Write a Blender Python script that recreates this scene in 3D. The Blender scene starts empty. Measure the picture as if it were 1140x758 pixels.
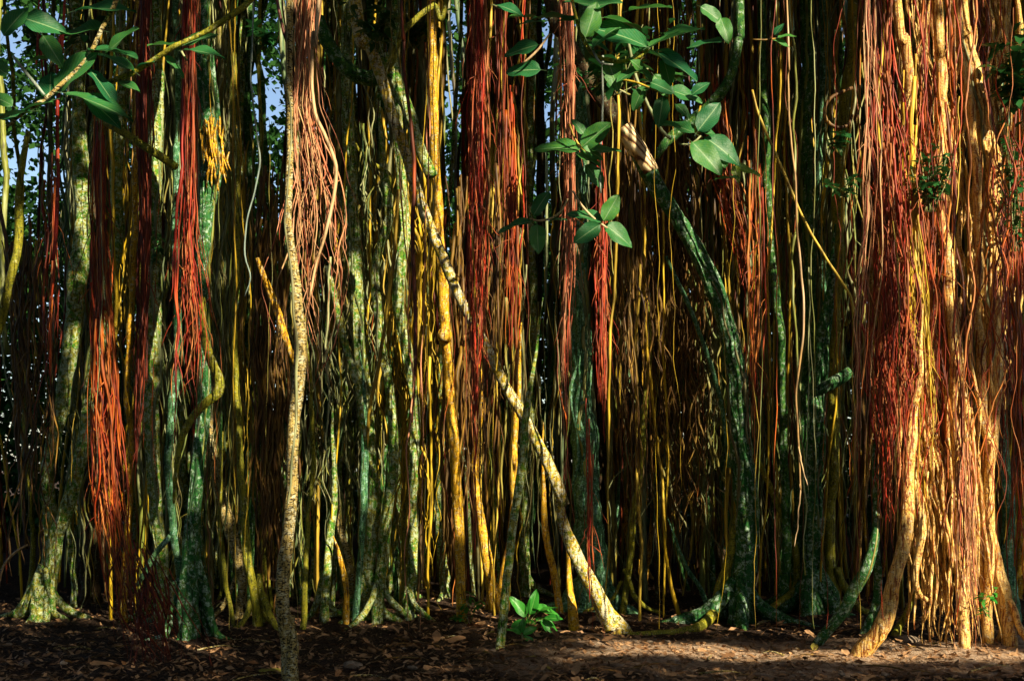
import bpy, math, random
import numpy as np
from mathutils import Vector, Matrix

random.seed(11)
RNG = np.random.default_rng(11)
sc = bpy.context.scene
COL = sc.collection
F = 1250.0                      # focal length in photograph pixels
CX, HY, EYE = 570.0, 520.0, 1.5

def P(px, py, Y):
    return np.array([(px - CX) / F * Y, Y, EYE + (HY - py) / F * Y])

def foot_depth(py):
    return EYE * F / (py - HY)

# ------------------------------------------------------------------ materials
def mat_new(name):
    m = bpy.data.materials.new(name); m.use_nodes = True
    nt = m.node_tree; nt.nodes.clear()
    out = nt.nodes.new('ShaderNodeOutputMaterial')
    b = nt.nodes.new('ShaderNodeBsdfPrincipled')
    nt.links.new(b.outputs[0], out.inputs[0])
    return m, nt, b

def coords(nt, scale=(1, 1, 1), rnd=True):
    tc = nt.nodes.new('ShaderNodeTexCoord')
    mp = nt.nodes.new('ShaderNodeMapping'); mp.inputs['Scale'].default_value = scale
    nt.links.new(tc.outputs['Object'], mp.inputs['Vector'])
    if rnd:
        oi = nt.nodes.new('ShaderNodeObjectInfo')
        ge = nt.nodes.new('ShaderNodeNewGeometry')
        ad = nt.nodes.new('ShaderNodeMath'); ad.operation = 'ADD'
        nt.links.new(oi.outputs['Random'], ad.inputs[0]); nt.links.new(ge.outputs['Random Per Island'], ad.inputs[1])
        mu = nt.nodes.new('ShaderNodeMath'); mu.operation = 'MULTIPLY'; mu.inputs[1].default_value = 37.0
        nt.links.new(ad.outputs[0], mu.inputs[0]); nt.links.new(mu.outputs[0], mp.inputs['Location'])
    return mp.outputs[0]

def noise(nt, vec, scale, detail=5, rough=0.6, dist=0.0):
    n = nt.nodes.new('ShaderNodeTexNoise'); n.inputs['Scale'].default_value = scale
    n.inputs['Detail'].default_value = detail; n.inputs['Roughness'].default_value = rough
    n.inputs['Distortion'].default_value = dist
    nt.links.new(vec, n.inputs['Vector']); return n.outputs['Fac']

def ramp(nt, fac, stops):
    r = nt.nodes.new('ShaderNodeValToRGB'); el = r.color_ramp.elements
    while len(el) < len(stops): el.new(0.5)
    for e, (p, c) in zip(el, stops):
        e.position = p; e.color = (c[0], c[1], c[2], 1) if isinstance(c, tuple) else (c, c, c, 1)
    nt.links.new(fac, r.inputs[0]); return r.outputs[0]

def mix(nt, fac, a, b, mode='MIX'):
    m = nt.nodes.new('ShaderNodeMix'); m.data_type = 'RGBA'; m.blend_type = mode
    for sock, v in ((m.inputs[0], fac), (m.inputs[6], a), (m.inputs[7], b)):
        if isinstance(v, (int, float)): sock.default_value = v
        elif isinstance(v, tuple): sock.default_value = (v[0], v[1], v[2], 1)
        else: nt.links.new(v, sock)
    return m.outputs[2]

def bump(nt, b, h, strength, dist=0.01):
    n = nt.nodes.new('ShaderNodeBump'); n.inputs['Strength'].default_value = strength
    n.inputs['Distance'].default_value = dist
    nt.links.new(h, n.inputs['Height']); nt.links.new(n.outputs[0], b.inputs['Normal'])

def sat(c, k=1.3):
    l = .3 * c[0] + .59 * c[1] + .11 * c[2]
    return tuple(min(.9, max(.002, l + (q - l) * k)) for q in c)

def bark(name, base, base2, crack, lichen, moss, la, ma, scale=1.0, rough=0.8, spk=0.0, fur=0.0):
    """bark with cracks, crusts of lichen (la) and moss (ma), both hard edged"""
    m, nt, b = mat_new(name)
    scale *= 1.35
    base, base2, crack, moss = sat(base, 1.28), sat(base2, 1.28), sat(crack), sat(moss, 1.35); lichen = sat(lichen, 1.05)
    v = coords(nt); vs = coords(nt, (1, 1, 0.22)); vb = coords(nt, (0.6, 0.6, 1.6)); vf = coords(nt, (1, 1, 0.06))
    n1 = noise(nt, vs, 42 * scale, 6, 0.65); nf = noise(nt, vf, 38 * scale, 4, 0.6)
    c = ramp(nt, n1, [(0.36, crack), (0.47, base), (0.62, base2), (0.75, base)])
    bl = noise(nt, v, 4.0 * scale, 3, 0.5)
    c = mix(nt, ramp(nt, bl, [(0.35, 0.0), (0.65, 1.0)]), c, mix(nt, 0.55, c, base2))
    n2 = noise(nt, v, 20 * scale, 9, 0.70, 0.5)
    lc = mix(nt, ramp(nt, noise(nt, v, 70 * scale, 4, 0.6), [(0.38, 0.0), (0.62, 1.0)]), mix(nt, 0.28, lichen, base), lichen)
    c = mix(nt, ramp(nt, n2, [(0.60 - la * 0.24, 0.0), (0.645 - la * 0.24, 1.0)]), c, lc)
    n3 = noise(nt, v, 11 * scale, 9, 0.74, 0.5)
    mc = mix(nt, ramp(nt, noise(nt, v, 55 * scale, 4, 0.6), [(0.38, 0.0), (0.62, 1.0)]), mix(nt, 0.5, moss, base), moss)
    c = mix(nt, ramp(nt, n3, [(0.62 - ma * 0.26, 0.0), (0.685 - ma * 0.26, 0.95)]), c, mc)
    n4 = noise(nt, vb, 48 * scale, 4, 0.65)
    c = mix(nt, ramp(nt, n4, [(0.38 + spk, 1.0), (0.43 + spk, 0.0)]), c, crack)
    c = mix(nt, ramp(nt, nf, [(0.36 + fur, 0.9), (0.46 + fur, 0.0)]), c, crack)
    nt.links.new(c, b.inputs['Base Color']); b.inputs['Roughness'].default_value = rough
    b.inputs['Specular IOR Level'].default_value = 0.3
    a = nt.nodes.new('ShaderNodeMath'); a.operation = 'ADD'
    nt.links.new(nf, a.inputs[0]); nt.links.new(n2, a.inputs[1])
    bump(nt, b, a.outputs[0], 0.9, 0.012)
    return m

def strand(name, cols, tip=None, rough=0.55):
    """thin root: colour varies from root to root and along its length"""
    cols = [sat(q, 1.1) for q in cols]; tip = sat(tip, 1.1) if tip else None
    m, nt, b = mat_new(name)
    ge = nt.nodes.new('ShaderNodeNewGeometry'); oi = nt.nodes.new('ShaderNodeObjectInfo')
    ad = nt.nodes.new('ShaderNodeMath'); ad.operation = 'ADD'
    nt.links.new(ge.outputs['Random Per Island'], ad.inputs[0]); nt.links.new(oi.outputs['Random'], ad.inputs[1])
    fr = nt.nodes.new('ShaderNodeMath'); fr.operation = 'FRACT'; nt.links.new(ad.outputs[0], fr.inputs[0])
    k = len(cols)
    c = ramp(nt, fr.outputs[0], [(i / max(1, k - 1), q) for i, q in enumerate(cols)])
    vs = coords(nt, (1, 1, 0.12))
    n = noise(nt, vs, 30, 5, 0.65)
    c = mix(nt, ramp(nt, n, [(0.36, 1.0), (0.52, 0.0)]), c, mix(nt, 0.72, c, (0.012, 0.006, 0.004)))
    n2 = noise(nt, vs, 11, 3, 0.5)
    c = mix(nt, ramp(nt, n2, [(0.54, 0.0), (0.66, 0.75)]), c, tip or cols[-1])
    nt.links.new(c, b.inputs['Base Color']); b.inputs['Roughness'].default_value = rough
    b.inputs['Specular IOR Level'].default_value = 0.35
    bump(nt, b, n, 0.6, 0.004)
    return m

def leafmat(name, c1, c2, under, rough=0.32, transl=0.25, spec=0.5, vein=None):
    m, nt, b = mat_new(name)
    oi = nt.nodes.new('ShaderNodeObjectInfo'); ge = nt.nodes.new('ShaderNodeNewGeometry')
    ad = nt.nodes.new('ShaderNodeMath'); ad.operation = 'ADD'
    nt.links.new(ge.outputs['Random Per Island'], ad.inputs[0]); nt.links.new(oi.outputs['Random'], ad.inputs[1])
    fr = nt.nodes.new('ShaderNodeMath'); fr.operation = 'FRACT'; nt.links.new(ad.outputs[0], fr.inputs[0])
    c = ramp(nt, fr.outputs[0], [(0.0, c1), (1.0, c2)])
    v = coords(nt)
    n = noise(nt, v, 14, 5, 0.6)
    c = mix(nt, ramp(nt, n, [(0.4, 0.0), (0.7, 0.6)]), c, under)
    if vein:
        sp = noise(nt, v, 26, 4, 0.6); c = mix(nt, ramp(nt, sp, [(0.66, 0.0), (0.70, 0.8)]), c, (0.16, 0.11, 0.03))
        tc = nt.nodes.new('ShaderNodeTexCoord'); sx = nt.nodes.new('ShaderNodeSeparateXYZ')
        nt.links.new(tc.outputs['UV'], sx.inputs[0])
        w = nt.nodes.new('ShaderNodeMath'); w.operation = 'SUBTRACT'; w.inputs[1].default_value = 0.5
        nt.links.new(sx.outputs['Y'], w.inputs[0])
        a = nt.nodes.new('ShaderNodeMath'); a.operation = 'ABSOLUTE'; nt.links.new(w.outputs[0], a.inputs[0])
        mid = ramp(nt, a.outputs[0], [(0.016, 1.0), (0.034, 0.0)])
        # side veins: stripes along u - 0.9*|v|
        mm = nt.nodes.new('ShaderNodeMath'); mm.operation = 'MULTIPLY_ADD'; mm.inputs[1].default_value = -0.9
        nt.links.new(a.outputs[0], mm.inputs[0]); nt.links.new(sx.outputs['X'], mm.inputs[2])
        s = nt.nodes.new('ShaderNodeMath'); s.operation = 'MULTIPLY'; s.inputs[1].default_value = 62.0
        nt.links.new(mm.outputs[0], s.inputs[0])
        si = nt.nodes.new('ShaderNodeMath'); si.operation = 'SINE'; nt.links.new(s.outputs[0], si.inputs[0])
        side = ramp(nt, si.outputs[0], [(0.93, 0.0), (0.99, 0.45)])
        c = mix(nt, side, c, vein); c = mix(nt, mid, c, vein)
    nt.links.new(c, b.inputs['Base Color']); b.inputs['Roughness'].default_value = rough
    b.inputs['Specular IOR Level'].default_value = spec
    bump(nt, b, n, 0.25, 0.01)
    if transl:
        out = [x for x in nt.nodes if x.type == 'OUTPUT_MATERIAL'][0]
        tr = nt.nodes.new('ShaderNodeBsdfTranslucent'); nt.links.new(c, tr.inputs[0])
        ms = nt.nodes.new('ShaderNodeMixShader'); ms.inputs[0].default_value = transl
        nt.links.new(b.outputs[0], ms.inputs[1]); nt.links.new(tr.outputs[0], ms.inputs[2])
        nt.links.new(ms.outputs[0], out.inputs[0])
    return m

M = {
 'lichen': bark('bark_pale_lichen', (0.22, 0.23, 0.06), (0.38, 0.36, 0.12), (0.010, 0.016, 0.005), (0.50, 0.62, 0.40), (0.025, 0.17, 0.03), 0.48, 0.48),
 'pole': bark('bark_speckled', (0.32, 0.25, 0.10), (0.46, 0.37, 0.18), (0.02, 0.015, 0.006), (0.56, 0.54, 0.35), (0.10, 0.14, 0.02), 0.35, 0.15, 1.0, 0.8, 0.055, -0.04),
 'moss': bark('bark_mossy', (0.05, 0.13, 0.035), (0.11, 0.19, 0.05), (0.006, 0.012, 0.005), (0.34, 0.45, 0.35), (0.015, 0.075, 0.018), 0.30, 0.60),
 'mosslichen': bark('bark_moss_and_lichen', (0.05, 0.12, 0.035), (0.13, 0.20, 0.06), (0.004, 0.008, 0.004), (0.38, 0.54, 0.42), (0.012, 0.10, 0.03), 0.50, 0.66),
 'teal': bark('bark_grey_green', (0.06, 0.17, 0.09), (0.14, 0.25, 0.12), (0.01, 0.02, 0.012), (0.28, 0.50, 0.38), (0.015, 0.10, 0.035), 0.30, 0.30),
 'olive': bark('bark_olive', (0.19, 0.21, 0.05), (0.32, 0.29, 0.07), (0.03, 0.03, 0.008), (0.45, 0.45, 0.22), (0.08, 0.13, 0.02), 0.12, 0.22, 1.2, 0.65),
 'gold': bark('bark_golden', (0.55, 0.32, 0.05), (0.72, 0.48, 0.13), (0.09, 0.035, 0.008), (0.66, 0.58, 0.32), (0.22, 0.22, 0.03), 0.22, 0.10, 1.1, 0.6),
 'goldlichen': bark('bark_golden_lichen', (0.42, 0.31, 0.06), (0.62, 0.48, 0.14), (0.03, 0.018, 0.005), (0.62, 0.62, 0.46), (0.12, 0.18, 0.03), 0.52, 0.36, 1.0, 0.7),
 'cream': bark('bark_cream', (0.64, 0.38, 0.12), (0.84, 0.66, 0.34), (0.15, 0.035, 0.008), (0.72, 0.62, 0.42), (0.30, 0.24, 0.06), 0.15, 0.05, 1.1, 0.6, 0.0, 0.03),
 'darkwood': bark('bark_dark', (0.045, 0.03, 0.018), (0.09, 0.06, 0.03), (0.006, 0.004, 0.003), (0.22, 0.26, 0.16), (0.02, 0.05, 0.012), 0.10, 0.35),
 'red': strand('root_red', [(0.30, 0.018, 0.008), (0.08, 0.022, 0.008), (0.48, 0.04, 0.016), (0.12, 0.012, 0.008), (0.50, 0.20, 0.07), (0.20, 0.014, 0.008)], (0.58, 0.13, 0.05)),
 'rust': strand('root_rust', [(0.30, 0.030, 0.010), (0.08, 0.03, 0.014), (0.40, 0.05, 0.014), (0.10, 0.016, 0.008), (0.52, 0.20, 0.05), (0.20, 0.035, 0.012)], (0.60, 0.15, 0.03)),
 'pink': strand('root_pink', [(0.52, 0.14, 0.07), (0.62, 0.30, 0.15), (0.28, 0.05, 0.03), (0.60, 0.40, 0.20), (0.16, 0.05, 0.02)], (0.70, 0.34, 0.20)),
 'cordpink': strand('root_rose', [(0.46, 0.06, 0.03), (0.56, 0.22, 0.10), (0.14, 0.03, 0.015), (0.56, 0.30, 0.15), (0.30, 0.04, 0.02)], (0.62, 0.28, 0.16)),
 'maroon': strand('root_maroon', [(0.10, 0.014, 0.008), (0.17, 0.025, 0.010), (0.06, 0.012, 0.006), (0.24, 0.05, 0.015)], (0.30, 0.06, 0.02)),
 'brown': strand('root_brown', [(0.09, 0.045, 0.014), (0.16, 0.08, 0.02), (0.04, 0.02, 0.007), (0.22, 0.14, 0.035)], (0.34, 0.20, 0.04)),
 'yellow': strand('root_yellow', [(0.42, 0.28, 0.03), (0.60, 0.42, 0.05), (0.22, 0.15, 0.02), (0.66, 0.48, 0.10)], (0.74, 0.52, 0.09)),
 'greenish': strand('root_greenish', [(0.13, 0.19, 0.04), (0.24, 0.24, 0.05), (0.04, 0.10, 0.04), (0.30, 0.32, 0.16), (0.09, 0.08, 0.03), (0.34, 0.30, 0.07)], (0.38, 0.42, 0.22)),
 'palecord': strand('root_pale', [(0.50, 0.34, 0.17), (0.58, 0.42, 0.24), (0.38, 0.24, 0.10)], (0.66, 0.50, 0.32)),
 'bluecord': strand('root_blue_grey', [(0.22, 0.30, 0.26), (0.34, 0.38, 0.30)], (0.46, 0.50, 0.40)),
 'bigleaf': leafmat('leaf_blade', (0.008, 0.12, 0.04), (0.07, 0.24, 0.03), (0.015, 0.17, 0.07), 0.46, 0.34, 0.35, (0.20, 0.36, 0.16)),
 'youngleaf': leafmat('leaf_young', (0.12, 0.26, 0.015), (0.22, 0.34, 0.02), (0.16, 0.30, 0.02), 0.4, 0.35, 0.4, (0.36, 0.44, 0.12)),
 'smallleaf': leafmat('leaf_small', (0.010, 0.08, 0.016), (0.03, 0.14, 0.03), (0.015, 0.10, 0.03), 0.4, 0.25),
 'sprout': leafmat('leaf_sprout', (0.02, 0.20, 0.02), (0.05, 0.30, 0.03), (0.03, 0.24, 0.02), 0.4, 0.3, 0.4, (0.14, 0.38, 0.08)),
 'crown': leafmat('leaf_crown', (0.010, 0.05, 0.010), (0.03, 0.09, 0.015), (0.02, 0.07, 0.012), 0.6, 0.12, 0.2),
 'farleaf': leafmat('leaf_far', (0.008, 0.045, 0.010), (0.035, 0.11, 0.018), (0.02, 0.07, 0.014), 0.7, 0.25, 0.1),
 'deadleaf': leafmat('leaf_dead', (0.10, 0.045, 0.018), (0.50, 0.31, 0.16), (0.24, 0.12, 0.05), 0.7, 0.05, 0.2),
 'yellowdead': leafmat('leaf_fading', (0.30, 0.30, 0.05), (0.44, 0.34, 0.07), (0.22, 0.20, 0.04), 0.6, 0.1, 0.2),
}

def peeled_mat():
    m, nt, b = mat_new('bark_peeled_bands')
    v = coords(nt)
    w = nt.nodes.new('ShaderNodeTexWave'); w.inputs['Scale'].default_value = 9; w.inputs['Distortion'].default_value = 2.0
    w.inputs['Detail'].default_value = 3
    w.wave_type = 'BANDS'; w.bands_direction = 'DIAGONAL'
    nt.links.new(v, w.inputs['Vector'])
    n = noise(nt, v, 18, 5)
    c = ramp(nt, w.outputs['Fac'], [(0.12, (0.10, 0.03, 0.008)), (0.30, (0.70, 0.46, 0.16)), (0.8, (0.82, 0.68, 0.40))])
    c = mix(nt, ramp(nt, n, [(0.55, 0.0), (0.68, 0.8)]), c, (0.45, 0.25, 0.05))
    nt.links.new(c, b.inputs['Base Color']); b.inputs['Roughness'].default_value = 0.6
    bump(nt, b, w.outputs['Fac'], 0.5, 0.01)
    return m
M['peeled'] = peeled_mat()

def ground_mat():
    m, nt, b = mat_new('forest_soil')
    v = coords(nt, rnd=False)
    n1 = noise(nt, v, 9, 8, 0.7); n2 = noise(nt, v, 60, 6, 0.7); n3 = noise(nt, v, 1.1, 4, 0.6)
    c = ramp(nt, n2, [(0.34, (0.008, 0.006, 0.005)), (0.52, (0.055, 0.034, 0.022)), (0.72, (0.18, 0.12, 0.075))])
    # sandy band before the roots, its colour paled to carry the sunlit strip
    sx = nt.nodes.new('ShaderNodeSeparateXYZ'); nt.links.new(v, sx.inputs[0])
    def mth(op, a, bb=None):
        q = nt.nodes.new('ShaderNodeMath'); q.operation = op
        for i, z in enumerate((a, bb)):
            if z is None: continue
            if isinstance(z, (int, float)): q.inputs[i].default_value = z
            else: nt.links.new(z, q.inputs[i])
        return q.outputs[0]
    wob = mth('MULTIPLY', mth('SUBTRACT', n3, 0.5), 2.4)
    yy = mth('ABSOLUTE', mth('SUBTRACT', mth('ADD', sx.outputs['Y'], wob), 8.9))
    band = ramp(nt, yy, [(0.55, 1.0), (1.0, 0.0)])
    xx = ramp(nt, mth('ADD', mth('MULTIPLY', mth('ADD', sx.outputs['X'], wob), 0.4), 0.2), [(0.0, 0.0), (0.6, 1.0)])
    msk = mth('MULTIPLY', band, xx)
    sunlit_sand = ramp(nt, n1, [(0.38, (0.14, 0.08, 0.045)), (0.49, (0.56, 0.38, 0.24)), (0.62, (0.74, 0.57, 0.41))])
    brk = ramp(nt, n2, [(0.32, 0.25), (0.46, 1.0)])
    c = mix(nt, mth('MULTIPLY', msk, brk), c, sunlit_sand)
    nt.links.new(c, b.inputs['Base Color']); b.inputs['Roughness'].default_value = 0.95
    b.inputs['Specular IOR Level'].default_value = 0.15
    bump(nt, b, mth('ADD', n1, mth('MULTIPLY', n2, 0.6)), 1.0, 0.09)
    return m
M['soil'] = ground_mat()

def stone_mat():
    m, nt, b = mat_new('stone')
    v = coords(nt); n = noise(nt, v, 22, 6, 0.65)
    c = ramp(nt, n, [(0.35, (0.10, 0.075, 0.05)), (0.6, (0.30, 0.23, 0.16)), (0.75, (0.40, 0.34, 0.26))])
    nt.links.new(c, b.inputs['Base Color']); b.inputs['Roughness'].default_value = 0.9
    bump(nt, b, n, 0.6, 0.02); return m
M['stone'] = stone_mat()

# ------------------------------------------------------------------ mesh building
class Mesh:
    def __init__(s): s.v = []; s.q = []; s.n = []; s.c = 0; s.uv = None
    def add(s, verts, quads, ngons=()):
        s.v.append(verts); s.q.append(np.asarray(quads, np.int64).reshape(-1, 4) + s.c)
        for g in ngons: s.n.append([i + s.c for i in g])
        s.c += len(verts)
    def build(s, name, mat, parent=None, origin=(0, 0, 0), smooth=True):
        V = np.concatenate(s.v).astype(np.float32) - np.array(origin, np.float32)
        Q = np.concatenate(s.q)
        me = bpy.data.meshes.new(name)
        nl = Q.size + sum(map(len, s.n)); nf = len(Q) + len(s.n)
        me.vertices.add(len(V)); me.vertices.foreach_set('co', V.ravel())
        li = Q.ravel()
        if s.n: li = np.concatenate([li, np.concatenate([np.array(g) for g in s.n])])
        tot = np.array([4] * len(Q) + [len(g) for g in s.n], np.int32)
        st = np.concatenate([[0], np.cumsum(tot)[:-1]]).astype(np.int32)
        me.loops.add(nl); me.loops.foreach_set('vertex_index', li.astype(np.int32))
        me.polygons.add(nf); me.polygons.foreach_set('loop_start', st)
        try: me.polygons.foreach_set('loop_total', tot)
        except Exception: pass
        me.polygons.foreach_set('use_smooth', np.full(nf, smooth))
        me.update(calc_edges=True); me.validate()
        me.materials.append(mat)
        o = bpy.data.objects.new(name, me); COL.objects.link(o)
        if parent is not None: o.parent = parent
        return o

def tag(o, label=None, cat=None, group=None, kind=None):
    if label: o['label'] = label
    if cat: o['category'] = cat
    if group: o['group'] = group
    if kind: o['kind'] = kind
    return o

def empty(name, loc, label, cat, group=None):
    o = bpy.data.objects.new(name, None); COL.objects.link(o); o.location = tuple(float(q) for q in loc)
    o.empty_display_size = 0.1
    return tag(o, label, cat, group)

def spline(pts, step):
    """Catmull-Rom through rows [x,y,z,r,...]; evenly sampled rows"""
    A = np.asarray(pts, float)
    if len(A) == 2: A = np.vstack([A[0], (A[0] + A[1]) / 2, A[1]])
    E = np.vstack([2 * A[0] - A[1], A, 2 * A[-1] - A[-2]])
    out = []
    for i in range(1, len(E) - 2):
        d = np.linalg.norm(E[i + 1, :3] - E[i, :3]); k = max(1, int(round(d / step)))
        t = np.linspace(0, 1, k, endpoint=False)[:, None]
        p0, p1, p2, p3 = E[i - 1], E[i], E[i + 1], E[i + 2]
        out.append(0.5 * (2 * p1 + (p2 - p0) * t + (2 * p0 - 5 * p1 + 4 * p2 - p3) * t ** 2 + (3 * p1 - p0 - 3 * p2 + p3) * t ** 3))
    out.append(A[-1:])
    return np.concatenate(out)

def wob(n, scale, amp, rng=RNG):
    """smooth random walk of n samples; scale = samples per bump"""
    t = np.arange(n); o = np.zeros(n)
    for k in range(3):
        f = (2 * math.pi) / (scale * (1, 0.43, 0.21)[k]); o += (1, 0.42, 0.20)[k] * np.sin(t * f * rng.uniform(0.75, 1.3) + rng.uniform(0, 6.28))
    return amp * o

def tube(B, C, R, sides=6, rough=0.0, ridge=0.0, cap=True):
    C = np.asarray(C, float); R = np.asarray(R, float); n = len(C)
    T = np.gradient(C, axis=0); T /= np.linalg.norm(T, axis=1)[:, None] + 1e-9
    mt = np.abs(T.mean(axis=0)); ref = np.array([0, 1., 0]) if mt[1] < 0.75 else np.array([1., 0, 0])
    U = np.cross(T, ref); U /= np.linalg.norm(U, axis=1)[:, None] + 1e-9
    W = np.cross(T, U)
    a = np.linspace(0, 2 * math.pi, sides, endpoint=False)
    rad = np.repeat(R[:, None], sides, 1)
    if ridge:
        for k in (2, 3, 5):
            ph = wob(n, 38, 1.0) + RNG.uniform(0, 6.28)
            rad *= 1 + ridge * RNG.uniform(0.4, 1.0) * (1.6 / k) * np.sin(k * a[None, :] + ph[:, None])
    if rough:
        rad *= 1 + rough * RNG.normal(0, 1, (n, sides)) + rough * 1.5 * wob(n, 9, 0.6)[:, None]
    V = C[:, None, :] + rad[:, :, None] * (np.cos(a)[None, :, None] * U[:, None, :] + np.sin(a)[None, :, None] * W[:, None, :])
    i = np.arange(n - 1)[:, None] * sides; j = np.arange(sides)[None, :]; j2 = (j + 1) % sides
    Q = np.stack([i + j, i + j2, i + sides + j2, i + sides + j], -1).reshape(-1, 4)
    ng = [list(range(sides))[::-1], [(n - 1) * sides + q for q in range(sides)]] if cap else []
    B.add(V.reshape(-1, 3), Q, ng)

def parse(s):
    return [tuple(float(q) for q in t.split(',')) for t in s.split()]

TOPZ = 8.9
def px_path(s, Y, foot, up=True):
    """rows of px,py,width[,dY] -> rows x,y,z,r ; extended upward out of the frame and into the ground"""
    rows = []
    for t in parse(s):
        y = Y + (t[3] if len(t) > 3 else 0.0)
        p = P(t[0], t[1], y); rows.append([p[0], p[1], p[2], t[2] * y / F / 2])
    if up and parse(s)[0][1] <= 6:
        a, b = np.array(rows[0]), np.array(rows[1])
        d = (a[:3] - b[:3]); d /= max(0.3, d[2]); k = TOPZ - a[2]
        if k > 0.2:
            rows.insert(0, list(a[:3] + np.array([d[0] * 0.35, 0.1, 1]) * k) + [a[3]])
    if foot:
        a = rows[-1]; rows.append([a[0] + (a[0] - rows[-2][0]) * 0.1, a[1], a[2] - 0.16, a[3] * 1.05])
    return rows

def splay(root, org, base, r0, n, mat, reach=0.45, h=0.45, lean=0.0, part='root'):
    """n surface roots running from the stem foot out over the ground"""
    a0 = RNG.uniform(0, 6.28)
    for k in range(n):
        an = a0 + k * 6.28 / n + RNG.uniform(-0.4, 0.4)
        L = reach * RNG.uniform(0.6, 1.3); hh = h * RNG.uniform(0.6, 1.3); r = r0 * RNG.uniform(0.35, 0.6)
        dx, dy = math.cos(an), math.sin(an) * 0.8
        pts = [[base[0] + lean * hh + dx * r0 * .3, base[1] + dy * r0 * .3, hh, r],
               [base[0] + dx * (r0 * .8 + L * .18), base[1] + dy * (r0 * .8 + L * .18), hh * .45, r * 1.1],
               [base[0] + dx * L * .6, base[1] + dy * L * .6, 0.05, r],
               [base[0] + dx * L, base[1] + dy * L, -0.01, r * .7],
               [base[0] + dx * L * 1.3 + RNG.uniform(-.05, .05), base[1] + dy * L * 1.3, -0.09, r * .4]]
        C = spline(pts, 0.035); B = Mesh(); m = len(C)
        C[:, 0] += wob(m, 14, 0.008); tube(B, C[:, :3], C[:, 3], 8, 0.03, 0.15)
        B.build(part, mat, root, org)

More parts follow.
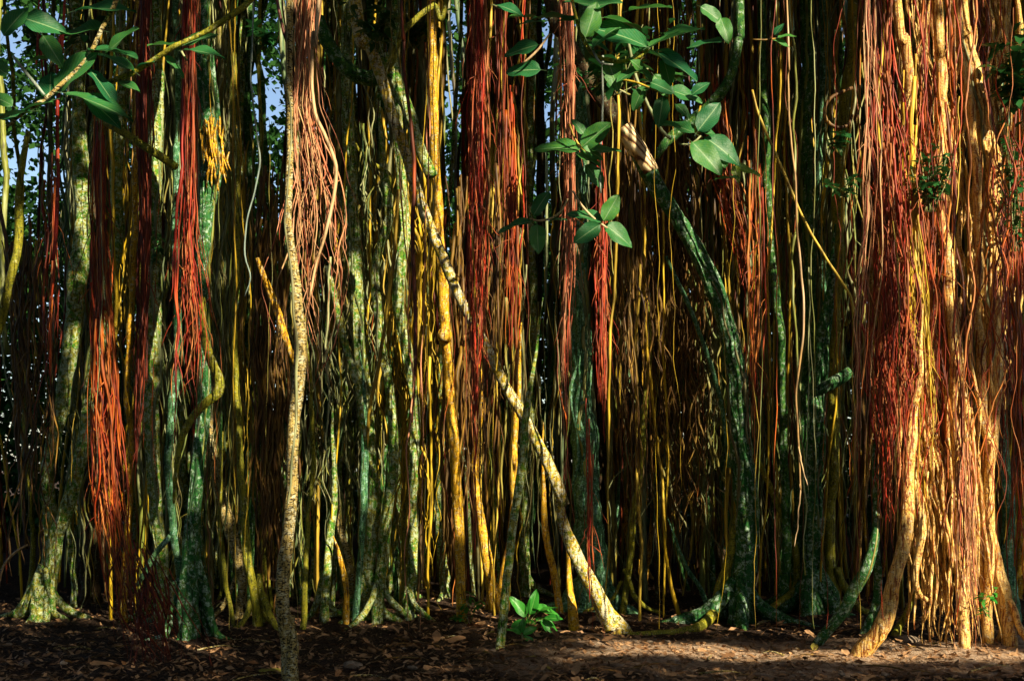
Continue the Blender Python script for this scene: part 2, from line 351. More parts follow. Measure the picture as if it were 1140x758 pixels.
# ------------------------------------------------------------------ hand-placed stems
# (name, category, material, path px,py,width[,dY], options, label)
STEMS = [
 ('speckled_pole', 'stem', 'pole', '321,0,8 322,120,8 324,250,9 330,320,11 334,390,15 327,460,14 325,520,13 321,600,14 317,650,16 321,720,17 324,762,20', dict(foot=1, feet=2, cling=2), 'tallest black-speckled tan pole standing in front of all the others, its foot nearest the viewer'),
 ('leaning_pole', 'leaning stem', 'goldlichen', '395,0,14 412,50,13 432,110,11 448,160,11 463,210,11 481,255,11 498,300,11 516,340,10 541,385,11 560,425,11 582,460,12 602,500,12 620,540,13 629,562,12', dict(Y=9.6, ridge=.08), 'long lichen-spotted pole leaning from upper left, broken off above the bright yellow stump'),
 ('leaning_stump', 'leaning stem', 'goldlichen', '622,560,10 632,596,13 648,632,16 664,662,19 678,688,22 691,706,25', dict(foot=1, ridge=.14, blunt=1), 'sunlit yellow leaning butt of the broken pole, rising from the ground in the middle'),
 ('stake_root', 'prop root', 'gold', '627,568,7 629,590,8 632,625,9 635,660,10 639,700,13', dict(foot=1), 'short yellow upright stake root left of the leaning yellow stump'),
 ('buttress_trunk', 'trunk', 'mosslichen', '694,143,19 712,172,18 730,205,17 752,240,17 778,285,17 797,325,18 812,375,19 821,430,20 825,490,22 830,550,25 831,610,24 827,655,26 825,692,30', dict(foot=1, cling=8, feet=6, reach=.7, h=.55, ridge=.16, dep=0, blunt=1), 'thick mossy green trunk leaning in from a pale banded piece and standing on spreading roots'),
 ('upper_limb', 'branch', 'darkwood', '612,0,14 628,36,15 650,80,17 672,112,18 697,148,18', dict(Y=10.95, dep=0), 'dark limb running from the top down to the pale banded piece of the leaning trunk'),
 ('curving_branch', 'branch', 'moss', '823,0,11 822,40,11 812,85,11 795,112,12 768,135,13 745,155,13 730,175,12', dict(Y=9.9, end=.6), 'mossy green branch curving down behind the pair of leaf sprays to the leaning mossy trunk'),
 ('jointed_pole', 'stem', 'gold', '480,0,9 482,80,10 484,170,11 488,250,11 492,300,12 495,360,12 495,374,15 497,390,12 501,440,12 506,500,12 509,560,12 512,620,11 513,692,12', dict(foot=1), 'straight golden pole with a swollen joint, left of the big red root curtain'),
 ('bent_trunk', 'trunk', 'lichen', '136,0,11 134,90,12 131,170,13 128,250,13 120,330,15 106,400,16 96,460,16 92,500,15 82,540,15 70,580,15 60,600,15 46,688,17', dict(foot=1, feet=3, cling=4, reach=.3), 'pale lichen trunk bending to the left as it nears the ground, beside the rust curtain'),
 ('torn_trunk', 'trunk', 'mosslichen', '231,0,15 232,80,17 234,140,22 235,180,24 233,230,18 230,300,14 228,380,13 227,450,13 224,520,14 218,600,15 214,660,18 214,712,22', dict(foot=1, cling=12, feet=7, reach=.35, h=.9, fibre=1, ridge=.22), 'trunk torn open high up with yellow splintered fibres showing'),
 ('grey_trunk', 'trunk', 'lichen', '84,0,12 87,120,14 90,230,20 87,300,22 80,370,18 66,440,16 57,500,14 52,560,14 49,686,15', dict(foot=1, feet=2), 'whitish grey trunk behind the forked orange root near the left edge'),
 ('thin_stem', 'stem', 'gold', '153,0,6 152,110,6 152,200,6 147,275,7 144,350,6 143,430,6 144,500,6 141,580,6 140,690,7', dict(foot=1), 'slim yellow stem between the rust curtain and the narrow dark red one'),
 ('forked_branch', 'branch', 'olive', '36,150,5 31,200,7 26,250,9 20,290,9 11,325,9 2,358,9 -14,400,9', dict(Y=9.2, end=.5), 'bent pale yellow branch at the left edge of the grove'),
 ('mottled_trunk', 'trunk', 'lichen', '176,0,12 176,120,14 175,230,16 173,300,18 170,360,20 169,420,20 172,480,17 176,540,14 180,600,14 181,692,17', dict(foot=1, feet=3, cling=3), 'mottled white and moss trunk between the dark red root curtain and the torn trunk'),
 ('slim_trunk', 'stem', 'teal', '197,0,6 196,150,7 196,300,8 195,400,9 190,480,9 187,540,8 192,600,8 197,640,9 194,690,11', dict(foot=1, feet=2), 'slim bluish lichen stem hugging the left side of the torn trunk'),
 ('elbow_root', 'prop root', 'olive', '222,330,7 226,370,8 236,400,10 246,425,11 243,438,11 228,450,9 214,466,8 203,488,7 198,520,6 193,560,6', dict(Y=8.6, end=.4), 'olive root bent like an elbow in front of the torn trunk'),
 ('twin_stem', 'stem', 'olive', '261,0,6 262,100,6 264,240,6 264,400,6 267,500,7 272,560,8 279,620,9 285,668,10 287,700,12', dict(foot=1, feet=3), 'straight olive stem midway between torn trunk and speckled pole, with a splayed foot'),
 ('yellow_stem', 'stem', 'olive', '288,0,4 289,120,4 287,250,5 284,380,5 285,500,6 290,600,6 297,694,8', dict(foot=1, feet=1), 'thin yellowish stem just left of the speckled front pole'),
 ('capped_branch', 'branch', 'gold', '283,285,5 292,310,7 302,333,8 313,360,8 323,388,7 330,410,6', dict(Y=8.4), 'short branch with orange tip leaning onto the speckled pole from the left'),
 ('pale_trunk', 'trunk', 'lichen', '386,0,12 388,120,13 392,220,14 395,290,16 400,360,17 404,420,18 408,470,17 412,520,18 415,560,19 409,620,18 405,688,20', dict(foot=1, cling=4, feet=3, ridge=.16), 'thickest pale lichen trunk right of the pink root fan'),
 ('mossy_trunk', 'trunk', 'lichen', '422,110,9 426,180,11 432,240,10 418,290,9 420,340,10 427,400,10 436,460,10 438,520,10 430,580,12 423,640,12 420,690,13', dict(foot=1, feet=2, cling=2, Y=None), 'lichen stem just left of the crossing pale cord, whitened near its top'),
 ('speckled_stem', 'stem', 'lichen', '440,0,9 442,110,10 447,200,11 450,270,12 445,340,12 455,400,12 462,460,11 461,520,10 460,590,10 456,688,12', dict(foot=1, feet=2, cling=2), 'green-speckled white stem between the pale cord and the jointed golden pole'),
 ('cross_cord', 'root', 'yellow', '444,210,3 440,270,4 434,320,4 426,380,4 418,430,4 412,462,4 408,500,4', dict(Y=9.4), 'thin pale root crossing the lichen trunks diagonally to form a V'),
 ('stub_limb', 'branch', 'lichen', '424,58,15 440,90,16 452,118,14 462,150,12 472,175,12 480,196,13', dict(Y=9.9, ridge=.15), 'short thick limb stub with a cut end hanging left of the jointed pole'),
 ('moss_limb', 'branch', 'moss', '352,20,17 365,48,16 380,70,16 400,84,17 422,84,18 438,72,14', dict(Y=10.0, ridge=.18), 'mossy limb crossing under the top edge to the base of the leaning pole'),
 ('fork_branch', 'branch', 'olive', '500,-12,5 484,6,6 464,22,6 446,42,7 438,62,8 430,80,8', dict(Y=9.8), 'grey-olive branch forking up to the right from the mossy limb'),
 ('slanting_stem', 'stem', 'olive', '358,92,5 378,130,6 395,160,6 412,178,6 430,192,7 442,222,7 446,262,7 440,330,6 446,420,6 452,520,7 449,655,9', dict(foot=1), 'olive stem slanting down from under the mossy limb then dropping straight'),
 ('lichen_stem', 'stem', 'lichen', '362,295,6 372,330,7 384,378,7 394,412,7 402,450,6 408,500,6', dict(Y=8.9, end=.6), 'short lichen stem slanting below the pink root fan'),
 ('green_stem', 'stem', 'teal', '400,390,8 404,440,8 406,500,9 405,560,9 401,600,7 396,692,8', dict(foot=1), 'smooth blue-green stem in front of the thickest pale trunk'),
 ('crooked_root', 'prop root', 'pole', '338,410,6 346,440,6 352,482,6 364,515,7 374,545,8 380,590,8 390,625,8 399,672,10', dict(foot=1, feet=2), 'crooked tan root leaning right from the speckled front pole'),
 ('straight_root', 'prop root', 'olive', '340,350,5 345,430,5 347,500,5 343,560,5 340,620,6 338,700,7', dict(foot=1), 'thin olive root close beside the right side of the speckled pole'),
 ('split_root', 'prop root', 'lichen', '370,440,7 372,500,8 371,560,8 366,620,9 362,690,11', dict(foot=1, feet=3), 'lichen root between speckled pole and the chipped yellow stub'),
 ('chipped_block', 'stump', 'gold', '371,596,7 376,610,11 380,626,13 384,642,12 386,660,9 385,692,9', dict(foot=1, ridge=.22, rough=.05), 'short chipped yellow root stub among the roots right of the speckled pole'),
 ('sunlit_root', 'prop root', 'gold', '527,395,8 535,415,9 537,445,9 532,480,9 528,520,9 533,565,10 540,610,11 547,650,13 551,672,14', dict(foot=1, feet=2, reach=.25), 'glowing yellow root emerging from the bottom of the big red curtain'),
 ('curved_stem', 'stem', 'gold', '580,360,5 578,420,6 574,470,7 571,520,9 573,560,9 568,600,8 562,630,8 556,662,9', dict(foot=1), 'gently curved yellow stem crossing the spotted stem at its foot'),
 ('spotted_stem', 'stem', 'lichen', '604,330,5 596,400,6 586,455,8 582,500,9 578,540,9 572,580,9 567,620,9 562,660,9 557,722,10', dict(foot=1), 'white-spotted stem whose foot stands nearest, beside the green seedling'),
 ('slim_yellow', 'stem', 'gold', '605,470,6 604,520,6 606,570,7 609,605,7 617,640,8 624,668,8', dict(foot=1), 'slim yellow root ending in a curved toe just left of the stake root'),
 ('trunk_behind', 'trunk', 'teal', '652,0,16 648,100,18 645,200,20 642,300,22 645,400,26 650,500,28 655,580,30 662,655,36', dict(foot=1, feet=4, cling=6, ridge=.2), 'broad blue-green trunk standing behind the stump and pink cords'),
 ('thin_fork', 'prop root', 'olive', '722,300,4 722,400,5 717,480,6 712,530,6 705,575,7 702,620,7 694,666,8', dict(foot=1, feet=2), 'yellowish root with forked foot standing right of the leaning stump'),
 ('pale_root', 'root', 'yellow', '716,0,3 717,200,3 719,380,3 736,520,3 738,590,3 745,640,4 756,676,5', dict(foot=1), 'hair-thin pale root running full height right of the forked root'),
 ('green_slant', 'prop root', 'teal', '742,575,6 752,605,7 764,632,7 778,652,6 790,668,6', dict(foot=1), 'short green root slanting right in the dark hollow behind the mossy trunk'),
 ('thin_slant', 'stem', 'teal', '742,285,4 762,330,5 780,375,5 795,420,5 806,470,5 812,520,5', dict(Y=11.4), 'thin green stem slanting parallel below the leaning mossy trunk'),
 ('foot_root', 'surface root', 'olive', '824,560,8 818,590,9 810,622,11 801,652,12 795,676,12 780,694,11,-.3 752,704,9,-.7 722,706,8,-.9 698,707,6,-1', dict(Y=11.0), 'long root leaving the mossy trunk and creeping left over the ground to the stump'),
 ('hooked_root', 'prop root', 'olive', '842,505,5 852,530,6 864,552,7 876,580,7 886,610,8 890,635,8 887,655,8 870,668,7,-.1 850,682,7,-.2', dict(Y=11.4), 'olive root sagging right of the mossy trunk and hooking back at the ground'),
 ('stub_trunk', 'trunk', 'mosslichen', '930,250,12 926,320,14 918,370,15 911,420,18 908,470,18 905,530,20 905,590,22 906,640,26 905,676,34', dict(foot=1, feet=5, cling=5, Y=None), 'lichen-mottled trunk with a side stub, in the dark part right of centre'),
 ('side_stub', 'branch', 'mosslichen', '903,438,11 914,433,12 928,425,13 946,414,12', dict(Y=10.9), 'short mossy side stub at mid height on the mottled dark trunk'),
 ('smooth_trunk', 'trunk', 'olive', '952,0,10 944,90,11 936,200,12 932,300,13 930,420,13 928,520,12 926,600,13 929,670,16', dict(foot=1, feet=2), 'smooth green trunk just left of the great red root curtain'),
 ('dark_stem', 'stem', 'moss', '848,0,9 850,120,9 856,240,9 866,360,9 872,460,9 874,560,10 872,672,12', dict(foot=1), 'dark mossy stem immediately right of the leaning mossy trunk'),
 ('dark_trunk', 'trunk', 'moss', '896,0,14 896,120,14 898,240,14 900,360,13 894,470,13 888,560,14 884,660,18', dict(foot=1, feet=2, cling=3), 'dark trunk behind the long forked pale cord'),
 ('dusky_stem', 'stem', 'teal', '918,0,9 916,120,9 912,240,9 918,340,8', dict(Y=12.0), 'dusky stem hanging above the mottled trunk with a side stub'),
 ('slanting_root', 'prop root', 'mosslichen', '978,520,9 975,560,11 968,600,13 955,640,14 940,672,13 924,694,12 908,716,12', dict(foot=1, cling=5, ridge=.06), 'mossy green root slanting to the left foot of the great root mass'),
 ('upright_root', 'prop root', 'mosslichen', '975,470,8 977,540,9 980,600,9 981,650,9 974,685,9 964,712,9', dict(foot=1), 'narrow green upright root between slanting mossy root and cream root'),
 ('cream_root', 'prop root', 'cream', '1022,340,8 1018,430,10 1012,500,12 1008,560,13 1001,600,14 992,640,15 985,675,17 974,703,18 958,728,20', dict(foot=1), 'large smooth cream root sweeping left to the ground at the front of the root mass'),
 ('forking_root', 'prop root', 'cream', '1010,535,8 1018,552,9 1023,580,9 1019,615,9 1016,645,8 1024,662,8 1034,668,9', dict(Y=9.25, end=.6), 'cream root forking right from the large sweeping cream root'),
 ('shadow_root', 'prop root', 'olive', '1030,640,10 1021,665,12 1010,690,12 998,712,13', dict(foot=1), 'thick olive root in shadow behind the forking cream root'),
 ('beige_pole', 'stem', 'cream', '996,0,10 1004,50,10 1011,110,11 1013,160,9', dict(Y=9.2, end=.7), 'beige pole high in the root mass ending above the small green foliage'),
 ('beige_stem', 'stem', 'cream', '1040,0,11 1048,70,12 1051,140,12 1051,210,13 1054,290,13 1060,380,12 1066,470,11 1070,560,11 1072,724,13', dict(foot=1), 'long beige stem through the middle of the great root mass'),
 ('bowed_pole', 'stem', 'cream', '1062,0,8 1070,60,8 1080,130,9 1082,200,9 1086,290,9 1090,380,10 1094,470,10 1097,560,10 1099,720,12', dict(foot=1), 'slightly bowed beige stem left of the thick grey-beige one'),
 ('grey_beige_trunk', 'trunk', 'cream', '1071,-10,13 1080,30,14 1088,80,15 1096,130,16 1103,180,17 1107,240,17 1110,320,16 1109,400,16 1104,470,16 1100,540,15 1103,590,16 1112,630,17 1120,665,17 1123,720,14', dict(foot=1, cling=3, feet=2), 'thick grey-beige trunk curving down the right side of the root mass'),
 ('green_edge_trunk', 'trunk', 'teal', '1118,0,11 1117,120,12 1116,260,14 1114,400,15 1117,500,15 1122,580,15 1128,690,20', dict(foot=1, cling=4), 'blue-green lichen trunk behind the right side of the root mass'),
 ('yellow_cord', 'root', 'yellow', '838,100,2.6 846,128,3 858,160,3 870,190,3 884,226,3 900,256,3 920,288,3 936,312,3 946,330,3 950,352,2.5', dict(Y=8.6, up=0), 'thin yellow root sweeping diagonally down to the great red curtain'),
 ('forked_cord', 'root', 'palecord', '875,0,2 878,90,2 881,170,2.2 884,230,2.4 890,300,2.6 893,345,2.6 888,400,2.4 886,440,2.2 889,500,2.2 891,545,1.8', dict(Y=8.3, fork=1), 'long pinkish-white cord hanging alone before the dark trunks, forked at the end'),
 ('coiled_root', 'root', 'brown', '948,98,4 936,103,4 924,110,4 918,122,4 920,134,4 930,142,4 944,140,4 950,128,3', dict(Y=9.4), 'brown root coiled in a loop beside the great red curtain'),
 ('white_vine', 'vine', 'bluecord', '281,0,1.6 282,60,1.6 281,100,1.8 286,150,1.8 289,180,2 284,215,1.8 277,250,1.8 274,285,1.8 279,310,1.5 272,330,1', dict(Y=7.6), 'thin blue-white vine dropping in front of the sky gap left of the speckled pole'),
 ('beige_vine', 'vine', 'palecord', '356,0,4 350,40,4 349,90,4 354,130,4 363,150,4 371,172,4 376,195,4 371,230,4 362,262,3.4 352,290,3 345,330,2.5', dict(Y=7.8), 'sinuous beige vine weaving over the pink root fan'),
 ('lone_red_root', 'root', 'red', '447,-5,3.4 451,40,3.4 450,80,3.6 455,120,4 460,170,4.4 461,220,4.6 460,300,5 462,380,4 460,470,2.5', dict(Y=8.9), 'single long red root in front of the leaning lichen pole'),
 ('white_tendril', 'root', 'bluecord', '672,60,2.4 671,100,2.4 669,160,2.4 670,215,2', dict(Y=7.4), 'short pale straight cord below the curved leafy twig at the top'),
 ('diagonal_cord', 'root', 'greenish', '696,40,3 706,78,4 716,105,4 728,128,4 738,146,4 748,155,3', dict(Y=8.0), 'grey-green cord slanting from the leaf cluster to the curving branch'),
 ('red_cord', 'root', 'red', '72,0,3 70,40,3 67,75,3.4 72,96,4 69,112,4 66,150,4 64,200,4 62,250,4.4 60,290,4', dict(Y=6.6), 'crimson cord hanging through the leaves at upper left'),
 ('short_red_cord', 'root', 'red', '47,0,2 46,40,2.4 50,90,2.6 51,108,2', dict(Y=6.6), 'thinner crimson cord ending at the grey twig at upper left'),
 ('left_pole', 'branch', 'olive', '104,128,7 120,137,8 142,150,8 160,163,8 178,174,9 196,186,8', dict(Y=8.9), 'short olive branch sloping down across the pale bent trunk'),
 ('curled_root', 'root', 'palecord', '-2,655,2.4 2,632,2.6 10,620,2.8 20,612,2.8 30,606,2.4', dict(Y=9.2), 'thin pale rootlet arching from the ground at the left edge'),
 ('leaning_stub', 'prop root', 'teal', '150,652,5 162,635,6 172,618,6 184,604,6 190,596,5', dict(Y=9.8), 'short leaning green root beside the slim bluish stem'),
 ('tan_root', 'prop root', 'pole', '237,430,10 236,480,12 240,520,12 246,555,14 257,590,14 268,625,12 272,655,10 266,690,9', dict(foot=1, feet=3), 'tan root bulging down the right side of the torn trunk'),
 ('bowed_root', 'prop root', 'olive', '247,480,5 247,540,6 247,600,6 250,640,6 256,672,5 262,700,5', dict(foot=1), 'thin bowed root between the torn trunk and the tan bulging root'),
]
# ------------------------------------------------------------------ curtains of many thin roots
# (name, material, path px,py,width, count, Y, strand width px, options, label)
CURT = [
 ('root_curtain', 'rust', '108,128,12 109,200,15 110,300,17 113,400,22 116,480,24 122,560,28 130,620,32 142,670,36 155,710,44', 84, 8.9, 2.4, dict(y0=(120, 400), y1=(560, 715)), 'rust-orange root curtain that widens and reaches the ground at the left'),
 ('root_mat', 'maroon', '150,600,20 162,640,34 172,680,46 184,715,46 192,738,38', 60, 8.55, 2.4, dict(y0=(590, 660), y1=(690, 745), wig=2.2), 'tangled dark red mat of roots heaped on the ground at lower left'),
 ('root_curtain', 'maroon', '161,-8,14 160,100,16 161,250,15 160,350,14 155,430,15 152,500,14 150,545,12', 42, 9.1, 2.6, dict(y1=(380, 545)), 'narrow dark red root curtain left of the mottled trunk'),
 ('root_curtain', 'red', '211,-8,15 210,100,14 210,200,15 209,260,18 212,310,28 216,370,40 214,430,44 212,500,40', 56, 8.2, 2.2, dict(y0=(-8, -8), y1=(300, 500)), 'red root bundle before the torn trunk, fraying out halfway down'),
 ('root_curtain', 'rust', '60,190,8 60,250,10 59,300,14 57,350,16 56,430,12', 9, 8.2, 2.4, dict(y0=(150, 240), y1=(330, 430)), 'small orange root tassel near the left edge'),
 ('root_fan', 'pink', '340,-8,22 338,60,20 338,120,26 345,180,44 350,240,56 352,300,64 350,360,68 345,430,64', 68, 7.9, 2.0, dict(y1=(230, 440), wig=1.4), 'pink and beige fan of fine roots around the speckled front pole'),
 ('root_curtain', 'red', '531,-8,17 531,100,18 530,200,19 528,300,19 527,380,18 527,440,15 527,520,10 526,620,5', 92, 8.8, 2.1, dict(y1=(330, 500), long=4), 'big dense red root curtain right of the jointed golden pole'),
 ('root_curtain', 'maroon', '558,-8,12 558,90,12 559,180,12 560,240,10', 21, 9.6, 3.0, dict(y1=(180, 250)), 'dark red root curtain behind the big dense red one'),
 ('root_curtain', 'rust', '568,150,10 568,250,12 569,330,13 569,420,12', 26, 9.2, 2.4, dict(y0=(60, 200), y1=(330, 470)), 'orange root bundle right of the big dense red curtain'),
 ('root_bundle', 'cordpink', '630,-8,9 633,60,11 634,140,10 635,220,11 632,290,12 629,360,11 629,440,12 631,520,9', 34, 7.8, 1.9, dict(y1=(300, 540)), 'pink-brown root bundle hanging before the pair of mid-height leaf sprays'),
 ('root_bundle', 'red', '668,170,8 670,250,12 671,330,13 671,400,12 670,480,8', 32, 9.3, 2.3, dict(y0=(120, 260), y1=(380, 520)), 'crimson root bundle between the broad blue-green trunk and the brown curtain'),
 ('root_curtain', 'brown', '694,110,22 696,200,26 700,300,30 702,400,30 704,520,30', 34, 11.3, 2.6, dict(y0=(60, 180), y1=(380, 600)), 'golden-brown root curtain hanging left of the leaning mossy trunk'),
 ('root_pair', 'red', '654,440,8 655,520,8 655,600,7 656,702,12', 7, 9.6, 2.4, dict(y0=(420, 520), y1=(640, 702)), 'few thin red roots dropping to the ground left of the leaning stump'),
 ('root_bundle', 'rust', '842,160,12 842,240,14 843,300,16 842,380,15 841,450,14 843,520,10', 26, 9.6, 2.0, dict(y0=(120, 260), y1=(400, 540)), 'orange root bundle at the right side of the leaning mossy trunk'),
 ('root_curtain', 'brown', '745,120,40 750,220,50 756,340,56 760,460,60 764,560,60', 95, 12.0, 3.2, dict(y0=(-8, 160), y1=(460, 640)), 'wide dark brown root curtain behind the leaning mossy trunk'),
 ('root_curtain', 'rust', '800,120,26 812,200,30 826,260,26 834,330,18', 46, 11.6, 2.8, dict(y0=(60, 160), y1=(260, 400)), 'sunlit orange root curtain glimpsed behind the yellow-green young leaves'),
 ('great_root_curtain', 'red', '984,-8,40 986,80,42 992,160,44 996,240,46 1000,320,48 1002,400,48 1003,470,42 1001,540,32 1000,600,22', 98, 9.0, 2.5, dict(y0=(-8, 320), y1=(440, 620)), 'great dark red root curtain, broadest in the grove, left half of the root mass'),
 ('root_curtain', 'maroon', '1088,60,22 1098,160,24 1106,260,26 1112,360,24 1116,480,24', 50, 10.0, 2.8, dict(y0=(-8, 120), y1=(380, 560)), 'dark red root curtain beside the thick grey-beige trunk'),
 ('root_bundle', 'pink', '966,-8,12 966,80,14 968,160,16 966,240,18 960,300,24 955,360,26 954,440,20 956,520,14', 10, 8.6, 2.0, dict(y1=(400, 600)), 'pale pinkish root bundle fringing the left side of the great red curtain'),
 ('root_bundle', 'rust', '1038,120,34 1040,220,36 1042,320,36 1045,420,38 1050,500,36', 52, 9.25, 2.6, dict(y0=(-8, 200), y1=(400, 640)), 'rust-coloured root bundle in the centre of the great root mass'),
 ('root_bundle', 'cream', '1022,430,20 1030,500,40 1036,560,48 1040,620,52 1042,720,62', 84, 9.4, 4.1, dict(y0=(360, 540), y1=(600, 724), wig=1.0), 'bright cream cords fanning down to the ground below the rust bundle'),
 ('root_bundle', 'cream', '1064,380,20 1070,460,26 1076,540,30 1078,620,34 1080,716,42', 60, 9.35, 4.1, dict(y0=(330, 520), y1=(600, 722), wig=.9), 'pale cream cords packed between the cord fan and grey-beige trunk'),
 ('root_bundle', 'pink', '1072,450,14 1074,540,16 1076,620,16 1078,722,30', 30, 9.0, 1.8, dict(y0=(420, 520), y1=(640, 726), wig=1.2), 'pinkish rootlets hanging over the cream cords down to the ground'),
 ('root_bundle', 'cream', '1078,-8,80 1086,120,86 1094,260,86', 44, 10.3, 4.2, dict(y1=(300, 560), wig=.6), 'beige cords high behind the grey-beige trunk'),
 ('root_bundle', 'rust', '1132,300,26 1134,400,26 1134,520,28 1134,660,28', 40, 9.6, 3.0, dict(y0=(100, 300), y1=(520, 690)), 'brown-orange root bundle along the right edge'),
 ('root_bundle', 'yellow', '1010,200,20 1016,300,24 1022,380,24 1026,460,30', 22, 9.1, 3.0, dict(y0=(60, 260), y1=(420, 600), wig=.8), 'golden roots overlapping the right side of the great red curtain'),
 ('root_bundle', 'brown', '24,240,40 26,260,46 30,400,46 30,600,50', 34, 10.5, 3.0, dict(y0=(240, 300), y1=(420, 660)), 'sparse brown roots hanging along the left edge'),
 ('root_bundle', 'brown', '300,100,30 300,250,30 300,400,34 302,560,36 304,690,38', 60, 10.8, 3.2, dict(y0=(170, 320), y1=(560, 692)), 'dark brown roots filling the gap left of the speckled front pole'),
 ('root_bundle', 'brown', '552,240,20 548,330,22 545,430,26 540,520,28', 26, 9.9, 3.0, dict(y0=(180, 300), y1=(430, 620), wig=.8), 'brown strands showing behind the big dense red curtain'),
 ('root_bundle', 'brown', '512,300,26 508,400,30 505,500,34 500,600,34 498,668,36', 30, 11.2, 3.6, dict(y0=(180, 400), y1=(560, 668), wig=.8), 'brown roots behind the lower half of the jointed pole'),
 ('root_bundle', 'greenish', '75,-8,60 78,200,60 80,400,64 80,600,70', 24, 11.9, 2.5, dict(y0=(-8, 200), y1=(480, 690), wig=0.80), 'fine green roots draped over the whitish grey trunk'),
 ('root_bundle', 'yellow', '140,-8,50 138,200,50 135,400,54 135,600,60', 16, 12.0, 2.5, dict(y0=(-8, 300), y1=(420, 690), wig=0.80), 'fine straw-yellow roots behind the slim yellow stem'),
 ('root_bundle', 'greenish', '186,-8,40 188,200,44 190,400,50 192,600,56', 33, 11.2, 2.3, dict(y0=(-8, 260), y1=(420, 690), wig=0.90), 'fine green roots between the mottled trunk and the torn trunk'),
 ('root_bundle', 'greenish', '244,-8,44 246,200,44 246,400,48 246,640,56', 33, 11.1, 2.5, dict(y0=(-8, 260), y1=(480, 700), wig=0.90), 'fine green roots draped down the right side of the torn trunk'),
 ('root_bundle', 'yellow', '272,150,30 272,300,34 274,500,40 276,680,50', 16, 11.5, 2.5, dict(y0=(120, 320), y1=(520, 700), wig=0.80), 'thin yellow roots around the straight olive stem'),
 ('root_bundle', 'greenish', '350,330,50 354,450,60 358,560,66 362,690,76', 38, 11.4, 2.7, dict(y0=(300, 480), y1=(520, 700), wig=1.00), 'tangle of fine green roots below the pink root fan'),
 ('root_bundle', 'greenish', '404,80,60 408,240,66 410,420,66 412,680,76', 52, 11.9, 2.6, dict(y0=(20, 340), y1=(400, 690), wig=1.00), 'fine green roots woven over the pale trunks right of the pink root fan'),
 ('root_bundle', 'yellow', '456,140,50 460,300,54 462,480,56 464,680,66', 44, 11.8, 2.5, dict(y0=(80, 360), y1=(420, 690), wig=0.90), 'fine straw-yellow roots left of the straight golden pole'),
 ('root_bundle', 'greenish', '590,300,60 594,420,64 598,560,70 600,670,80', 24, 11.9, 2.6, dict(y0=(200, 420), y1=(480, 670), wig=.35), 'fine green roots in the gap over the leaning yellow stump'),
 ('root_bundle', 'greenish', '770,320,90 775,420,100 780,560,110 785,660,110', 49, 12.2, 3.1, dict(y0=(240, 460), y1=(480, 660), wig=0.80), 'green roots in the dark hollow under the leaning mossy trunk'),
 ('root_bundle', 'greenish', '868,-8,60 870,200,60 872,400,64 874,660,70', 44, 12.2, 2.6, dict(y0=(-8, 200), y1=(420, 670), wig=0.75), 'fine green roots before the dark trunks right of the buttress trunk'),
 ('root_bundle', 'greenish', '925,-8,50 925,200,54 925,400,54 925,660,60', 30, 12.0, 2.5, dict(y0=(-8, 200), y1=(420, 680), wig=0.75), 'fine green roots over the mottled trunk with a side stub'),
 ('root_bundle', 'rust', '1120,-8,40 1118,200,44 1115,400,44 1115,600,44', 28, 9.2, 2.0, dict(y0=(-8, 300), y1=(360, 700), wig=1.8), 'fine rust-coloured roots over the grey-beige trunk at the right edge'),
 ('root_bundle', 'cream', '1030,-8,60 1034,160,64 1040,320,64 1040,420,60', 26, 9.9, 2.4, dict(y0=(-8, 60), y1=(220, 520), wig=.5), 'fine beige roots hanging from the top over the beige stems'),
]

LAB_USED = set()
SUN_AZ, SUN_EL = math.radians(38), math.radians(31)
S = np.array([math.sin(SUN_AZ) * math.cos(SUN_EL), -math.cos(SUN_AZ) * math.cos(SUN_EL), math.sin(SUN_EL)])

